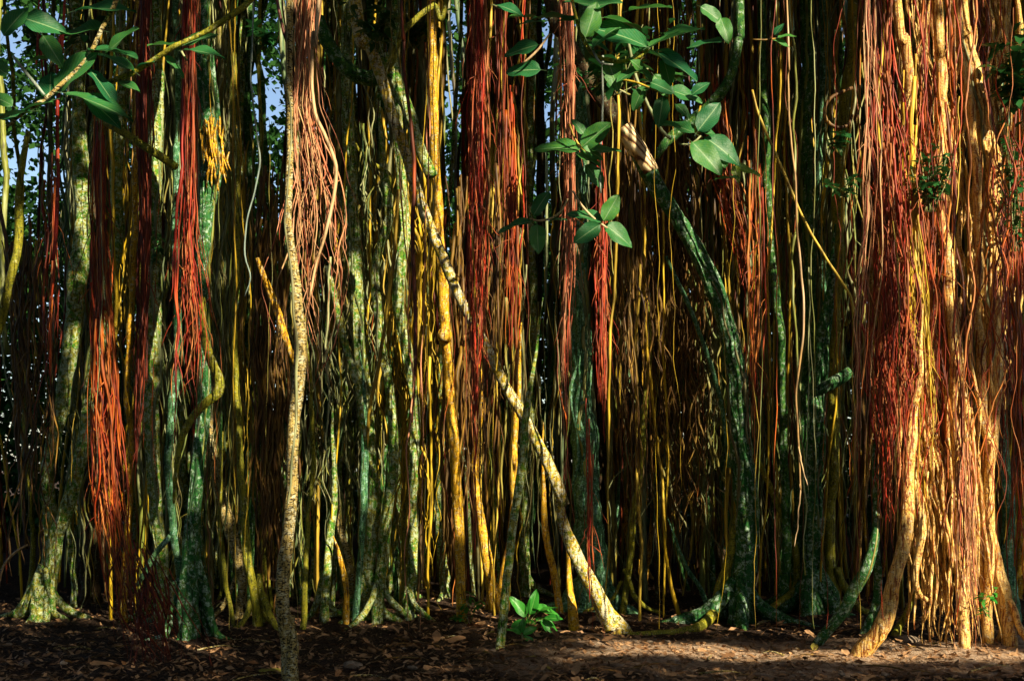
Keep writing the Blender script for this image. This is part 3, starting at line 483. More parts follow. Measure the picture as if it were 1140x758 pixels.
BY = {}
def make_stem(name, cat, mat, path, o, label, group=None):
    rows = parse(path)
    foot = o.get('foot', 0)
    if foot and 640 <= rows[-1][1] < 686 and not o.get('back'):       # hand-placed feet stand before the filling roots
        ny = 674 + (rows[-1][1] - 640) * .3; k = path.rindex(' ') + 1; q = path[k:].split(','); q[1] = '%.1f' % ny; path = path[:k] + ','.join(q); rows = parse(path)
    Y = o.get('Y') or foot_depth(rows[-1][1])
    R = px_path(path, Y, foot, o.get('up', 1))
    thin = max(t[2] for t in rows) < 6.5
    base = np.array([R[-2 if foot else -1][0], R[-2 if foot else -1][1], 0.0 if foot else R[-1][2]])
    if cat == 'trunk': name, cat = 'banyan_tree', 'banyan tree'
    elif name.split('_')[-1] in ('stem', 'branch', 'stub', 'trunk', 'stump', 'block', 'limb', 'pole'):
        name = {'stem': 'woody_root', 'leaning stem': 'leaning_pole', 'branch': 'bare_branch', 'stump': 'wood_chunk', 'prop root': 'prop_root'}[cat]
    root = empty(name, base, label, cat, group)
    BY[label] = root
    C = spline(R, 0.03 if not thin else 0.04); n = len(C)
    dep = wob(n, 70, (0.03 if thin else 0.05) * o.get('dep', 1)); dep -= dep[-1]; C[:, 1] += dep
    C[:, 0] += wob(n, 33, 0.004 if not thin else 0.006); 
    if foot and rows[0][1] > 6 and not o.get('blunt'): C[:, 3] *= np.concatenate([np.linspace(.18, 1, min(n, 34)), np.ones(n - min(n, 34))])
    if o.get('end'): C[:, 3] *= np.concatenate([np.ones(n - min(n, 12)), np.linspace(1, o['end'], min(n, 12))])
    B = Mesh()
    tube(B, C[:, :3], C[:, 3], 8 if thin else 16, o.get('rough', 0.015 if thin else 0.022), o.get('ridge', 0.05 if thin else 0.10))
    if not thin:                                # knots and swellings
        pass
    m = M[mat]
    B.build('trunk' if cat == 'banyan tree' else 'stem', m, root, base)
    r0 = C[-6, 3] if foot else 0.02
    if o.get('feet'): splay(root, base, base, r0, o['feet'], m, o.get('reach', .4), o.get('h', .4))
    for k in range(o.get('cling', 0)):
        a = RNG.uniform(3.4, 6.0)                # mostly on the side one can see
        i0 = int(RNG.uniform(0, n * 0.55)); i1 = int(RNG.uniform(i0 + n * 0.2, n))
        seg = C[i0:i1:2]
        if len(seg) < 6: continue
        an = a + wob(len(seg), 40, 0.5)
        rr = seg[:, 3] * RNG.uniform(0.14, 0.30)
        D = seg[:, :3].copy(); D[:, 0] += np.cos(an) * seg[:, 3]; D[:, 1] += np.sin(an) * seg[:, 3]
        b2 = Mesh(); tube(b2, D, np.clip(rr, 0.004, 0.03) * np.sin(np.linspace(0.25, 2.9, len(rr))) ** .4, 6, 0.03, 0.1)
        b2.build('clinging_root', m if k % 3 else M['greenish'], root, base)
    if o.get('fork'):
        for dx, dz, ix in ((-.035, -.46, -2), (.05, -.30, -9)):
            e = C[ix, :3]; q = spline([list(e) + [.005], [e[0] + dx * .4, e[1], e[2] + dz * .5, .0055], [e[0] + dx * 1.3, e[1] - .02, e[2] + dz, .0025]], .03); q[:, 0] += wob(len(q), 9, .004)
            b2 = Mesh(); tube(b2, q[:, :3], q[:, 3], 5); b2.build('fork', m, root, base)
    if o.get('fibre'):
        for k in range(46):
            x, y = RNG.normal(236, 7), RNG.uniform(128, 175); L = RNG.uniform(14, 46)
            a, b_ = P(x, y, Y - .13 - RNG.uniform(0, .06)), P(x + RNG.normal(0, 6), y + L, Y - .14 - RNG.uniform(0, .10))
            mid = (a + b_) / 2 + np.array([RNG.normal(0, .01), -.03, 0])
            q = spline([list(a) + [.006], list(mid) + [.009], list(b_) + [.003]], .03)
            b2 = Mesh(); tube(b2, q[:, :3], q[:, 3], 5); b2.build('torn_fibre', M['gold'], root, base)
    return root

for s in STEMS: make_stem(*s)

# the peeled sunlit section belongs to the leaning mossy trunk
bt = [v for k, v in BY.items() if k.startswith('thick mossy green trunk')][0]
Yb = foot_depth(692)
C = spline([list(P(x, y, Yb)) + [w * Yb / F / 2] for x, y, w in ((694, 143, 20.5), (704, 158, 20.5), (716, 177, 19.5), (724, 192, 19))], .02)
B = Mesh(); tube(B, C[:, :3], C[:, 3] + .004, 18, .01, .03); B.build('peeled_section', M['peeled'], bt, tuple(bt.location))
B = Mesh(); tube(B, [P(488.5 + 6.5, 367, foot_depth(692)), P(495, 371, foot_depth(692)), P(495, 376, foot_depth(692)), P(495.5, 380, foot_depth(692))], np.array([6.4, 8.2, 8.4, 6.4]) * foot_depth(692) / F, 16, .02, .03)
jp = [v for k, v in BY.items() if k.startswith('straight golden pole')][0]; B.build('joint_ring', M['gold'], jp, tuple(jp.location))

def one_strand(cx, w, Y, y0, y1, sw, wig, u=None, seedrows=None, depthspread=0.10, step=0.06):
    """a root inside a bundle; cx,w: functions of py"""
    n = max(8, int((y1 - y0) * Y / F / step)); py = np.linspace(y0, y1, n)
    u = RNG.uniform(-1, 1) if u is None else u
    un = u + wob(n, 46, 0.30 * wig / 1.0) + wob(n, 17, 0.05 * wig)
    x = cx(py) + un * w(py) / 2 + wob(n, 12, 0.45 * wig)
    t = np.linspace(0, 1, n)
    yy = Y + RNG.uniform(-depthspread, depthspread) + wob(n, 40, 0.03)
    C = np.stack([(x - CX) / F * yy, yy, EYE + (HY - py) / F * yy], 1)
    r = sw * Y / F / 2 * float(np.clip(RNG.lognormal(-.15, .42), .4, 2.2)) * (1 - 0.65 * t ** 4) * (1 + 0.12 * wob(n, 9, 1.0))
    return C, np.maximum(r, 0.0016)

def make_curtain(name, mat, path, cnt, Y, sw, o, label):
    rows = parse(path); ys = np.array([r[1] for r in rows]); xs = np.array([r[0] for r in rows]); ws = np.array([r[2] for r in rows])
    cx = lambda p: np.interp(p, ys, xs); w = lambda p: np.interp(p, ys, ws)
    y0r = o.get('y0', (ys[0], ys[0])); y1r = o['y1']
    top = P(xs[0], min(y0r), Y)
    root = empty(name, P(cx(y1r[1]), y1r[1], Y), label, 'root curtain')
    org = tuple(root.location)
    cnt = int(cnt * (.56 if mat in ('red', 'rust', 'maroon', 'pink') and sw < 4 and name != 'great_root_curtain' and cnt > 20 else .9 if sw < 4 else 1))
    for k in range(cnt):
        y0 = RNG.uniform(*y0r) if y0r[0] < y0r[1] else y0r[0]
        if y0r[0] < 0 and y0 < 60: y0 = -90
        y1 = y1r[0] + (min(y1r[1], HY + EYE * F / Y + 5) - y1r[0]) * RNG.uniform(0, 1) ** 1.2
        if k < o.get('long', 0): y1 = RNG.uniform(600, 660)
        C, r = one_strand(cx, w, Y, y0, y1, sw * (.72 if sw < 4 else 1), o.get('wig', 1.0), u=RNG.normal(0, .62), depthspread=.16)
        if y0 <= -90:
            C = np.vstack([[C[0, 0] + RNG.normal(0, .05), C[0, 1], TOPZ], C]); r = np.concatenate([[r[0]], r])
        gz = 0.0
        C[:, 2] = np.maximum(C[:, 2], -0.05)
        B = Mesh(); tube(B, C, r, 5, 0.05 if sw < 4 else .03, .0 if sw < 4 else .12)
        for rr_ in range(int(RNG.integers(1, 5)) if sw < 4 else 0):      # fine rootlets leaving it, same piece of root
            i = int(len(C) * RNG.uniform(.15, .97)); e = C[i]
            L = RNG.uniform(.08, .5); sd = RNG.normal(0, .07)
            q = np.stack([e + np.array([s_ ** .7 * sd, -s_ * .03, -s_ * L]) for s_ in np.linspace(0, 1, 6)])
            q[:, 0] += wob(6, 4, .006); q[:, 2] = np.maximum(q[:, 2], -.04)
            tube(B, q, np.linspace(r[i] * .6, .0014, 6), 4)
        B.build('root_strand', M[mat], root, org)
    return root

for c in CURT: make_curtain(*c)

# ------------------------------------------------------------------ slender stems and thin roots filling the grove
GAPS = [(14, 35, 26, 34), (30, 180, 38, 36), (62, 30, 16, 26), (135, 18, 18, 16), (60, 205, 24, 18), (300, 112, 22, 36), (288, 75, 12, 20), (510, 22, 12, 20),
        (500, 110, 9, 30), (598, 190, 11, 34), (613, 45, 14, 18), (612, 130, 12, 14), (766, 118, 16, 18), (395, 100, 8, 9), (640, 205, 8, 26), (645, 245, 8, 12), (722, 30, 10, 8), (940, 35, 6, 14)]
def in_gap(C):
    px = CX + F * C[:, 0] / C[:, 1]; py = HY - F * (C[:, 2] - EYE) / C[:, 1]
    return any((((px - gx) / rx) ** 2 + ((py - gy) / ry) ** 2 < .8).any() for gx, gy, rx, ry in GAPS)
def gap_at(px, py=None):
    for gx, gy, rx, ry in GAPS:
        if abs(px - gx) < rx * 0.8: return True
    return False

ZONES = [(0, 60, 'left of the whitish grey trunk'), (60, 104, 'around the whitish grey trunk'), (104, 168, 'around the rust-orange curtain'), (168, 215, 'around the mottled trunk'),
         (215, 262, 'around the torn trunk'), (262, 318, 'left of the speckled front pole'), (318, 385, 'right behind the speckled front pole'),
         (385, 430, 'around the thickest pale trunk'), (430, 478, 'left of the jointed golden pole'), (478, 520, 'around the jointed golden pole'),
         (520, 575, 'behind the big dense red curtain'), (575, 640, 'above the leaning yellow stump'), (640, 690, 'around the broad blue-green trunk'), (690, 745, 'around the golden-brown curtain'),
         (745, 800, 'under the leaning mossy trunk'), (800, 860, 'beside the mossy buttress trunk'), (860, 910, 'around the dark trunks'), (910, 955, 'left of the great red curtain'),
         (955, 1035, 'behind the great red curtain'), (1035, 1090, 'in the middle of the root mass'), (1090, 1140, 'at the right side of the root mass')]
def zone(px):
    for a, b, t in ZONES:
        if a <= px < b: return t
    return ZONES[0][2] if px < 0 else ZONES[-1][2]
CSTEM = [(200, (('lichen', .3), ('olive', .3), ('darkwood', .2), ('moss', .2))), (470, (('lichen', .42), ('olive', .33), ('moss', .25))),
         (620, (('gold', .4), ('lichen', .2), ('darkwood', .2), ('moss', .2))), (840, (('darkwood', .35), ('moss', .30), ('teal', .15), ('gold', .2))),
         (950, (('moss', .5), ('teal', .25), ('olive', .25))), (1200, (('cream', .6), ('gold', .25), ('moss', .15)))]
CTHIN = [(200, (('rust', .3), ('greenish', .4), ('yellow', .3))), (470, (('pink', .15), ('greenish', .45), ('rust', .2), ('yellow', .2))),
         (620, (('red', .35), ('yellow', .35), ('rust', .3))), (850, (('rust', .25), ('yellow', .35), ('greenish', .4))),
         (950, (('greenish', .6), ('rust', .2), ('yellow', .2))), (1200, (('red', .4), ('yellow', .25), ('rust', .35)))]
def pick(table, px):
    for lim, opts in table:
        if px < lim:
            u = RNG.random(); acc = 0
            for k, p in opts:
                acc += p
                if u < acc: return k
            return opts[-1][0]
    return table[-1][1][0][0]
ADJ = {'lichen': 'pale lichen', 'olive': 'olive', 'darkwood': 'dark', 'moss': 'mossy green', 'gold': 'golden', 'teal': 'blue-green', 'cream': 'cream',
       'rust': 'rust-coloured', 'greenish': 'greenish', 'yellow': 'yellow', 'pink': 'pinkish', 'red': 'red'}
ORD = ['first',  'second', 'third', 'fourth', 'fifth', 'sixth', 'seventh', 'eighth', 'ninth', 'tenth', 'eleventh', 'twelfth', 'thirteenth', 'fourteenth', 'fifteenth', 'sixteenth']
recs = []
for k in range(285):
    px = (k + RNG.uniform(0, 1)) / 150 * 1160 - 10 if k < 150 else (RNG.uniform(160, 480) if k < 215 else RNG.uniform(20, 950))
    if gap_at(px) and RNG.random() < .85: continue
    fy = RNG.uniform(618, 668) if k < 150 else RNG.uniform(650, 676); Y = foot_depth(fy); mt = pick(CSTEM, px); w0 = RNG.choice([3.5, 5, 6.5, 9, 12], p=[.30, .32, .22, .11, .05])
    if mt == 'darkwood': w0 *= 1.2
    lean = RNG.normal(0, 18 if RNG.random() < .6 else 60); bow = RNG.normal(0, 12); topx = px + lean
    pts = []
    ystart = 0 if RNG.random() < .72 else RNG.uniform(120, 420)
    for j, f in enumerate(np.linspace(0, 1, 7)):
        yy = ystart + (fy - ystart) * f
        xx = topx + (px - topx) * f + bow * math.sin(math.pi * f) + RNG.normal(0, 3.0)
        pts.append('%.1f,%.1f,%.1f' % (xx, yy, w0 * (.75 + .35 * f) * (1.25 if f == 1 else 1)))
    if in_gap(np.array([P(*[float(v) for v in t.split(',')][:2], Y) for t in pts])) and RNG.random() < .9: continue
    recs.append((px, mt, ' '.join(pts), dict(foot=1, back=1, feet=(2 if w0 > 5 and RNG.random() < .7 else 0), cling=(2 if w0 > 8 else 0), reach=.3, h=.35)))
byz = {}
for r in recs: byz.setdefault((zone(r[0]), r[1]), []).append(r)
for (z, mt), lst in byz.items():
    lst.sort(key=lambda r: r[0])
    for i, r in enumerate(lst):
        lab = ('slender %s stem %s' % (ADJ[mt], z)) if len(lst) == 1 else '%s slender %s stem from left %s' % (ORD[i], ADJ[mt], z)
        make_stem('prop_root', 'prop root', mt, r[2], r[3], lab, 'slender prop roots between the trunks')

# single thin hanging roots
def hanging(px, py0, py1, Y, sw, wig):
    n = max(10, int((py1 - py0) * Y / F / .05)); lean = RNG.normal(0, 10)
    cx = lambda p: px + lean * (p - py1) / 600.0
    C, r = one_strand(cx, lambda p: np.full_like(p, 14.0), Y, py0, py1, sw, wig, u=0.0, depthspread=.02)
    if py0 < 0: C = np.vstack([[C[0, 0], C[0, 1], TOPZ], C]); r = np.concatenate([[r[0]], r])
    return C, r
for k in range(285):
    px = RNG.uniform(-5, 1145)
    Y = RNG.uniform(8.0, 9.6) if RNG.random() < .25 else RNG.uniform(11.6, 14); mt = pick(CTHIN, px)
    y0 = -90 if RNG.random() < .6 else RNG.uniform(0, 400); lim = min(700, HY + EYE * F / Y + 6)
    y1 = RNG.uniform(max(y0 + 120, 260), lim) if RNG.random() < .7 else lim
    C, r = hanging(px, y0, y1, Y, (RNG.choice([.9, 1.2, 1.6]) if Y < 10 else RNG.choice([1.2, 1.7, 2.4, 3.4], p=[.3, .35, .25, .1])), RNG.uniform(.8, 2.4))
    if in_gap(C) and RNG.random() < .9: continue
    org = C[-1]; B = Mesh(); tube(B, C, r, 5, .04)
    o = B.build('hanging_root', M[mt], None, org); o.location = tuple(org)
    tag(o, 'one of the thin %s roots hanging singly %s' % (ADJ[mt], zone(px)), 'hanging root', 'thin single hanging roots')

# the mass of roots deep in the grove: nobody could count it
for nm, mt, cnt, ya, yb, wlo, whi in (('background_roots', 'brown', 760, 12.5, 22, 1.6, 5), ('background_roots', 'maroon', 300, 13, 20, 1.4, 4), ('background_roots', 'greenish', 600, 12, 24, 2, 7), ('background_roots', 'yellow', 300, 11, 17, 1.5, 4)):
    B = Mesh()
    for k in range(cnt):
        px = RNG.uniform(-200, 1340); Y = RNG.uniform(ya, yb)
        lim = HY + EYE * F / Y + 8; y0 = -60; y1 = lim if RNG.random() < .6 else RNG.uniform(300, lim)
        n = 26; py = np.linspace(y0, y1, n)
        x = px + RNG.normal(0, 14 if RNG.random() < .75 else 45) * (py - y1) / 600 + wob(n, 14, 3.0)
        yy = np.full(n, Y) + wob(n, 12, .05)
        C = np.stack([(x - CX) / F * yy, yy, EYE + (HY - py) / F * yy], 1)
        if in_gap(C) and RNG.random() < .94: continue
        tube(B, C, np.full(n, RNG.uniform(wlo, whi) * Y / F / 2) * (1 + .1 * wob(n, 5, 1)), 5)
    o = B.build(nm, M[mt]); tag(o, {'brown': 'mass of brown roots deep in the shade of the grove', 'maroon': 'mass of dark red roots deep in the shade behind the trunks',
        'greenish': 'mass of green mossy stems far back in the grove', 'yellow': 'scattered straw-yellow roots glinting deep between the trunks'}[mt], 'roots', kind='stuff')

# ------------------------------------------------------------------ leaves
def leaf_mesh(name, L, Wd, mat, curl=0.12, fold=0.25, nu=12, nv=6, stalk=0.0, seed=0, tip=0.0):
    """ovate blade along +X, upper face +Z; fold at the midrib, drooping tip"""
    r = np.random.default_rng(seed); V = []; UV = []
    for i in range(nu + 1):
        u = i / nu; w = Wd / 2 * (math.sin(math.pi * min(1, u ** 0.85)) ** 0.62) * (1 - .18 * u)
        if i in (0, nu): w = Wd * .01
        for j in range(nv + 1):
            v = j / nv * 2 - 1; edge = 1 + .04 * math.sin(u * 17 + seed + v)
            V.append((u * L, v * w * edge, fold * abs(v) * w - curl * L * u * u + .035 * L * math.sin(u * 9 + v * 2 + seed) * abs(v)))
            UV.append((u, j / nv))
    Fc = []
    for i in range(nu):
        for j in range(nv):
            a = i * (nv + 1) + j; Fc.append((a, a + nv + 1, a + nv + 2, a + 1))
    if stalk:
        b = len(V); k = 5
        for i in range(5):
            t = i / 4
            for j in range(k):
                an = j / k * 6.283; V.append((-stalk * (1 - t) , .0035 * math.cos(an), .0035 * math.sin(an) - .0 - (1 - t) * stalk * .15)); UV.append((.5, .5))
        for i in range(4):
            for j in range(k): Fc.append((b + i * k + j, b + i * k + (j + 1) % k, b + (i + 1) * k + (j + 1) % k, b + (i + 1) * k + j))
    me = bpy.data.meshes.new(name); me.from_pydata(V, [], Fc); me.update()
    uvl = me.uv_layers.new(name='UVMap')
    for l in me.loops: uvl.data[l.index].uv = UV[l.vertex_index]
    for p in me.polygons: p.use_smooth = True
    me.materials.append(mat); return me
BIG = [leaf_mesh('leaf', 1, .62, M['bigleaf'], .10 + .06 * (i % 3), .22, seed=i, stalk=.16) for i in range(5)]
YNG = [leaf_mesh('leaf', 1, .55, M['youngleaf'], .12, .25, seed=i + 9, stalk=.15) for i in range(2)]
SPR = [leaf_mesh('leaf', 1, .48, M['sprout'], .25, .3, seed=i + 19, stalk=.2) for i in range(3)]

def place_leaf(root, me, px, py, Y, Lpx, ang, tilt, org, roll=0.0, depth=0.0):
    """leaf base at px,py pointing at ang degrees in the picture; tilt 0 = face to the viewer, 90 = seen edge-on from below the top face"""
    p = P(px, py, Y); s = (1.45 if Y < 6.5 else 1.2) * Lpx * Y / F
    a = math.radians(ang); d = Vector((math.cos(a), depth, math.sin(a))).normalized()
    t = math.radians(tilt)
    nrm = Vector((0, -math.cos(t), math.sin(t)))
    nrm = (nrm - d * nrm.dot(d)).normalized()
    y = nrm.cross(d)
    Mx = Matrix(((d.x, y.x, nrm.x), (d.y, y.y, nrm.y), (d.z, y.z, nrm.z))).to_4x4()
    Mx = Mx @ Matrix.Rotation(roll, 4, 'X')
    o = bpy.data.objects.new('leaf', me); COL.objects.link(o)
    o.matrix_local = Matrix.Translation(Vector(p - np.array(org))) @ Mx @ Matrix.Scale(s, 4)
    o.parent = root
    return o

# (label, Y, stems [(material, path)], leaves [(px,py,len,ang,tilt)], leaf set)
SPRAYS = [
 ('leafy branch with big drooping leaves entering from the top at upper left', 6.2,
  [('pole', '150,-40,6 128,5,5 112,32,5 98,58,5 80,82,5 64,98,5 48,112,5 30,124,4 8,142,3'), ('bluecord', '14,62,3 28,80,3.6 42,96,3.6 52,108,3')],
  [(62, 100, 44, 40, 35), (74, 104, 52, -12, 62), (94, 108, 34, -28, 55), (58, 112, 40, 200, 60), (34, 124, 48, 192, 55), (56, 110, 30, 100, 30), (20, 130, 26, 170, 40), (14, 118, 24, 150, 30),
   (118, 60, 34, 30, 40), (98, 56, 40, -5, 60), (112, 34, 50, 172, 55), (84, 12, 46, 10, 60), (66, 66, 30, 175, 60), (24, 20, 34, -20, 20), (48, 40, 26, -60, 30), (100, 78, 34, -50, 70), (4, 40, 30, 60, 30), (8, 84, 28, 140, 40)], BIG),
 ('olive twig carrying three bright leaves beside the torn trunk', 6.8,
  [('olive', '300,-30,7 276,0,7 262,14,7 240,28,7 232,34,6 214,44,5 196,54,6 178,64,6 158,76,6 140,85,6 120,92,6 96,98,5'), ('greenish', '200,54,2.5 203,60,2.5 207,66,2')],
  [(205, 50, 36, 32, 35), (203, 52, 32, 178, 62), (205, 56, 40, -6, 62), (172, 68, 30, 190, 60), (182, 62, 26, -40, 70), (150, 80, 36, 150, 70), (126, 90, 30, -20, 65)], BIG),
 ('broad leaf cluster on a curved twig at the top centre', 6.4,
  [('olive', '632,-20,4 640,18,4 648,42,4 658,58,4.4 670,66,4.6 686,69,4.6 702,66,4.4 716,60,4 722,54,3.5'), ('bluecord', '660,58,2.6 668,72,2.6 682,74,2')],
  [(652, 42, 28, 70, 12), (652, 48, 24, -8, 62), (672, 20, 36, 12, 55), (664, 24, 30, 170, 60), (720, 52, 50, 155, 50), (722, 52, 44, 18, 60), (740, 40, 30, 25, 70), (728, 56, 32, -12, 66), (730, 58, 40, -38, 50), (700, 66, 26, -30, 40), (642, 22, 34, 175, 70), (676, 66, 26, -70, 30), (690, 30, 30, -150, 60), (700, 12, 34, 4, 55), (655, 10, 26, 20, 50), (668, 8, 30, 160, 40), (738, 66, 22, -70, 30), (718, 76, 26, 200, 55)], BIG),
 ('thin twig with narrow green leaves below the top centre cluster', 6.9,
  [('yellow', '686,88,2 706,92,2.4 724,100,2.4 744,106,2'), ('greenish', '676,90,2.4 700,82,2.4 722,76,2')],
  [(724, 92, 26, -30, 40), (728, 84, 24, -55, 30), (746, 98, 34, 175, 55), (744, 100, 34, -15, 50), (760, 84, 30, 160, 60), (738, 108, 28, -95, 20), (716, 98, 22, -120, 30), (770, 106, 20, 40, 30), (752, 116, 20, -50, 40)], BIG),
 ('two broad leaves hanging at the top left of the pink-brown bundle', 7.2,
  [('palecord', '612,38,2 600,56,2.4 590,66,2.6 582,72,2'), ('greenish', '548,4,2 566,12,2.4 578,16,2')],
  [(600, 50, 34, 190, 45), (602, 78, 34, 172, 18), (552, 6, 30, -20, 55), (578, 28, 22, 0, 60), (566, 20, 30, 10, 65)], BIG),
 ('upper leaf spray right of the pink-brown bundle', 7.3,
  [('yellow', '634,140,2 640,156,2.4 647,166,2.6 654,172,2')],
  [(648, 164, 34, 38, 15), (646, 166, 42, 176, 50), (648, 166, 24, -8, 40), (656, 168, 30, 6, 55), (642, 172, 24, -18, 60), (652, 184, 28, -48, 25), (650, 150, 18, 120, 30)], BIG),
 ('lower leaf spray with four leaves right of the pink-brown bundle', 7.1,
  [('palecord', '638,212,2 646,226,2.6 656,238,2.6 668,248,2.6 676,254,2')],
  [(672, 246, 28, 58, 8), (672, 246, 34, 162, 50), (672, 250, 34, -22, 30), (668, 250, 30, 212, 12)], BIG),
 ('small leaf spray left of the pink-brown bundle', 7.3,
  [('palecord', '632,222,2 624,236,2.4 612,244,2.6 598,246,2.4 590,243,2')],
  [(594, 240, 26, 55, 30), (594, 246, 34, 190, 55), (598, 250, 28, -88, 15), (606, 246, 22, 0, 65)], BIG),
 ('leaf spray with a round leaf and hanging dark leaves over the curving branch', 6.9,
  [('yellow', '780,118,2 776,134,2.2 774,148,2.6 782,153,2.4'), ('greenish', '756,160,2 770,160,2 780,152,2')],
  [(777, 146, 34, 50, 8), (773, 148, 36, 150, 45), (784, 153, 42, -28, 30), (770, 158, 42, -50, 18), (796, 160, 28, -75, 10), (796, 200, 26, 0, 50), (778, 146, 16, -10, 40)], BIG),
 ('yellow-green young leaves at the tip of a twig right of the round leaf', 7.0,
  [('yellow', '806,168,1.6 812,176,2 820,184,2')],
  [(812, 178, 22, 160, 40), (818, 186, 26, -12, 45), (816, 184, 18, -70, 50)], YNG),
 ('pair of green leaves on a dark stem at the top of the dark trunks', 7.6,
  [('brown', '838,44,1.6 852,44,2 864,42,2')],
  [(866, 42, 18, 8, 40), (858, 44, 20, -20, 50), (862, 40, 14, 60, 50), (804, 46, 34, 178, 60), (802, 20, 26, -70, 20), (780, 8, 26, -30, 30)], BIG),
]
for lab, Y, stems, leaves, ms in SPRAYS:
    p0 = parse(stems[0][1])[-1]; org = P(p0[0], p0[1], Y)
    root = empty('leafy_branch', org, lab, 'leafy branch', 'sprays of broad leaves')
    for mt, path in stems:
        C = spline(px_path(path, Y, 0, 0), .03); B = Mesh()
        C[:, 1] += wob(len(C), 40, .02)
        tube(B, C[:, :3], C[:, 3], 8, .03, .05); B.build('twig', M[mt], root, org)
    for i, (x, y, L, a, t) in enumerate(leaves):
        place_leaf(root, ms[i % len(ms)], x, y, Y + RNG.uniform(-.06, .06), L, a + RNG.normal(0, 3), t, org, RNG.normal(0, .12), RNG.normal(0, .25))

# fine-leaved sprigs: a stem and one crown of many little leaves
def sprig(name, label, cx, cy, rx, ry, Y, n, lpx, mat, foot=False, cat='sprig'):
    org = P(cx, cy + ry, Y)
    root = empty(name, org, label, cat)
    k = max(3, n // 16); B = Mesh(); tips = []
    for i in range(k):
        ex, ey = cx + RNG.uniform(-rx, rx), cy + RNG.uniform(-ry, ry * .7)
        b0 = [cx + rx * RNG.uniform(-.2, .2), cy + ry]
        q = spline([list(P(b0[0], b0[1], Y)) + [.005], list(P((b0[0] + ex) / 2 + RNG.normal(0, 3), (b0[1] + ey) / 2 - 2, Y + RNG.normal(0, .04))) + [.004], list(P(ex, ey, Y + RNG.normal(0, .15))) + [.002]], .04)
        tube(B, q[:, :3], q[:, 3], 5); tips.append(q)
    B.build('sprig_stem' if not foot else 'stem', M['greenish'], root, org)
    B = Mesh()
    for i in range(n):
        q = tips[i % k]; j = int(len(q) * RNG.uniform(.3, .999)); b = q[j, :3]
        a = RNG.uniform(0, 6.28); el = RNG.uniform(-.7, .5); d = np.array([math.cos(a) * math.cos(el), math.sin(a) * math.cos(el), math.sin(el)])
        L = lpx * Y / F * RNG.uniform(.6, 1.25); up = np.array([0, 0, 1.]); s_ = np.cross(d, up); s_ /= np.linalg.norm(s_) + 1e-9; nn = np.cross(s_, d)
        w = L * .24; V = [b, b + d * L * .4 + s_ * w + nn * w * .3, b + d * L * .4, b + d * L * .4 - s_ * w + nn * w * .3,
                          b + d * L * .75 + s_ * w * .75 - nn * w * .1, b + d * L * .75 - nn * L * .05, b + d * L * .75 - s_ * w * .75 - nn * w * .1, b + d * L - nn * L * .15]
        B.add(np.array(V), [[0, 1, 2, 3], [1, 4, 5, 2], [2, 5, 6, 3], [4, 7, 7, 5], [5, 7, 7, 6]][:3], [[4, 7, 5], [5, 7, 6]])
    B.build('foliage', mat, root, org, smooth=True)
for a in [('leafy_sprig', 'small dark green sprig of pointed leaves left of the great red curtain', 936, 158, 22, 12, 8.4, 46, 13, M['smallleaf']),
          ('leafy_sprig', 'lower small green sprig left of the great red curtain, under the coiled root', 938, 206, 18, 14, 8.5, 46, 12, M['smallleaf']),
          ('leafy_sprig', 'dense green foliage tuft in the great root mass below the beige pole', 1036, 196, 34, 40, 8.9, 190, 12, M['smallleaf']),
          ('leafy_sprig', 'dark foliage behind the beige poles at upper right', 1075, 85, 26, 40, 10.3, 100, 18, M['smallleaf']),
          ('leafy_sprig', 'dark long-leaved foliage at the upper right edge', 1126, 60, 24, 60, 9.2, 150, 20, M['smallleaf']),
          ('leafy_sprig', 'fine green foliage midway down the right edge', 1130, 200, 22, 80, 9.3, 200, 12, M['smallleaf']),
          ('leafy_sprig', 'faint green sprig among the dark trunks left of the thin yellow stem', 170, 285, 14, 22, 9.6, 60, 8, M['smallleaf']),
          ('leafy_sprig', 'small foliage tuft behind the mottled trunk at mid height', 50, 450, 36, 30, 11.5, 120, 10, M['smallleaf']),
          ('leafy_sprig', 'green foliage patch at the top beside the fork of the grey-olive branch', 455, 20, 50, 36, 12.5, 220, 12, M['smallleaf']),
          ('leafy_sprig', 'dark leaves at the top behind the olive twig and crimson cord', 60, 40, 60, 34, 8.6, 130, 16, M['smallleaf']),
          ('leafy_sprig', 'green foliage at the top left of the jointed golden pole', 425, 28, 44, 30, 9.3, 120, 14, M['smallleaf']),
          ('leafy_sprig', 'green foliage behind the broad leaf cluster at the top centre', 690, 60, 70, 46, 8.2, 200, 18, M['smallleaf']),
          ('leafy_sprig', 'dark leaves at the top left of the speckled pole', 290, 30, 22, 26, 9.4, 60, 14, M['smallleaf']),
          ('leafy_sprig', 'tiny green plant at the bottom of the grey-beige trunk', 1100, 670, 22, 16, 8.9, 40, 9, M['sprout'])]:
    sprig(*a)
sprig('seedling', 'low dark green seedling at the foot of the glowing yellow root', 520, 676, 16, 18, foot_depth(694), 70, 9, M['sprout'], True, 'seedling')
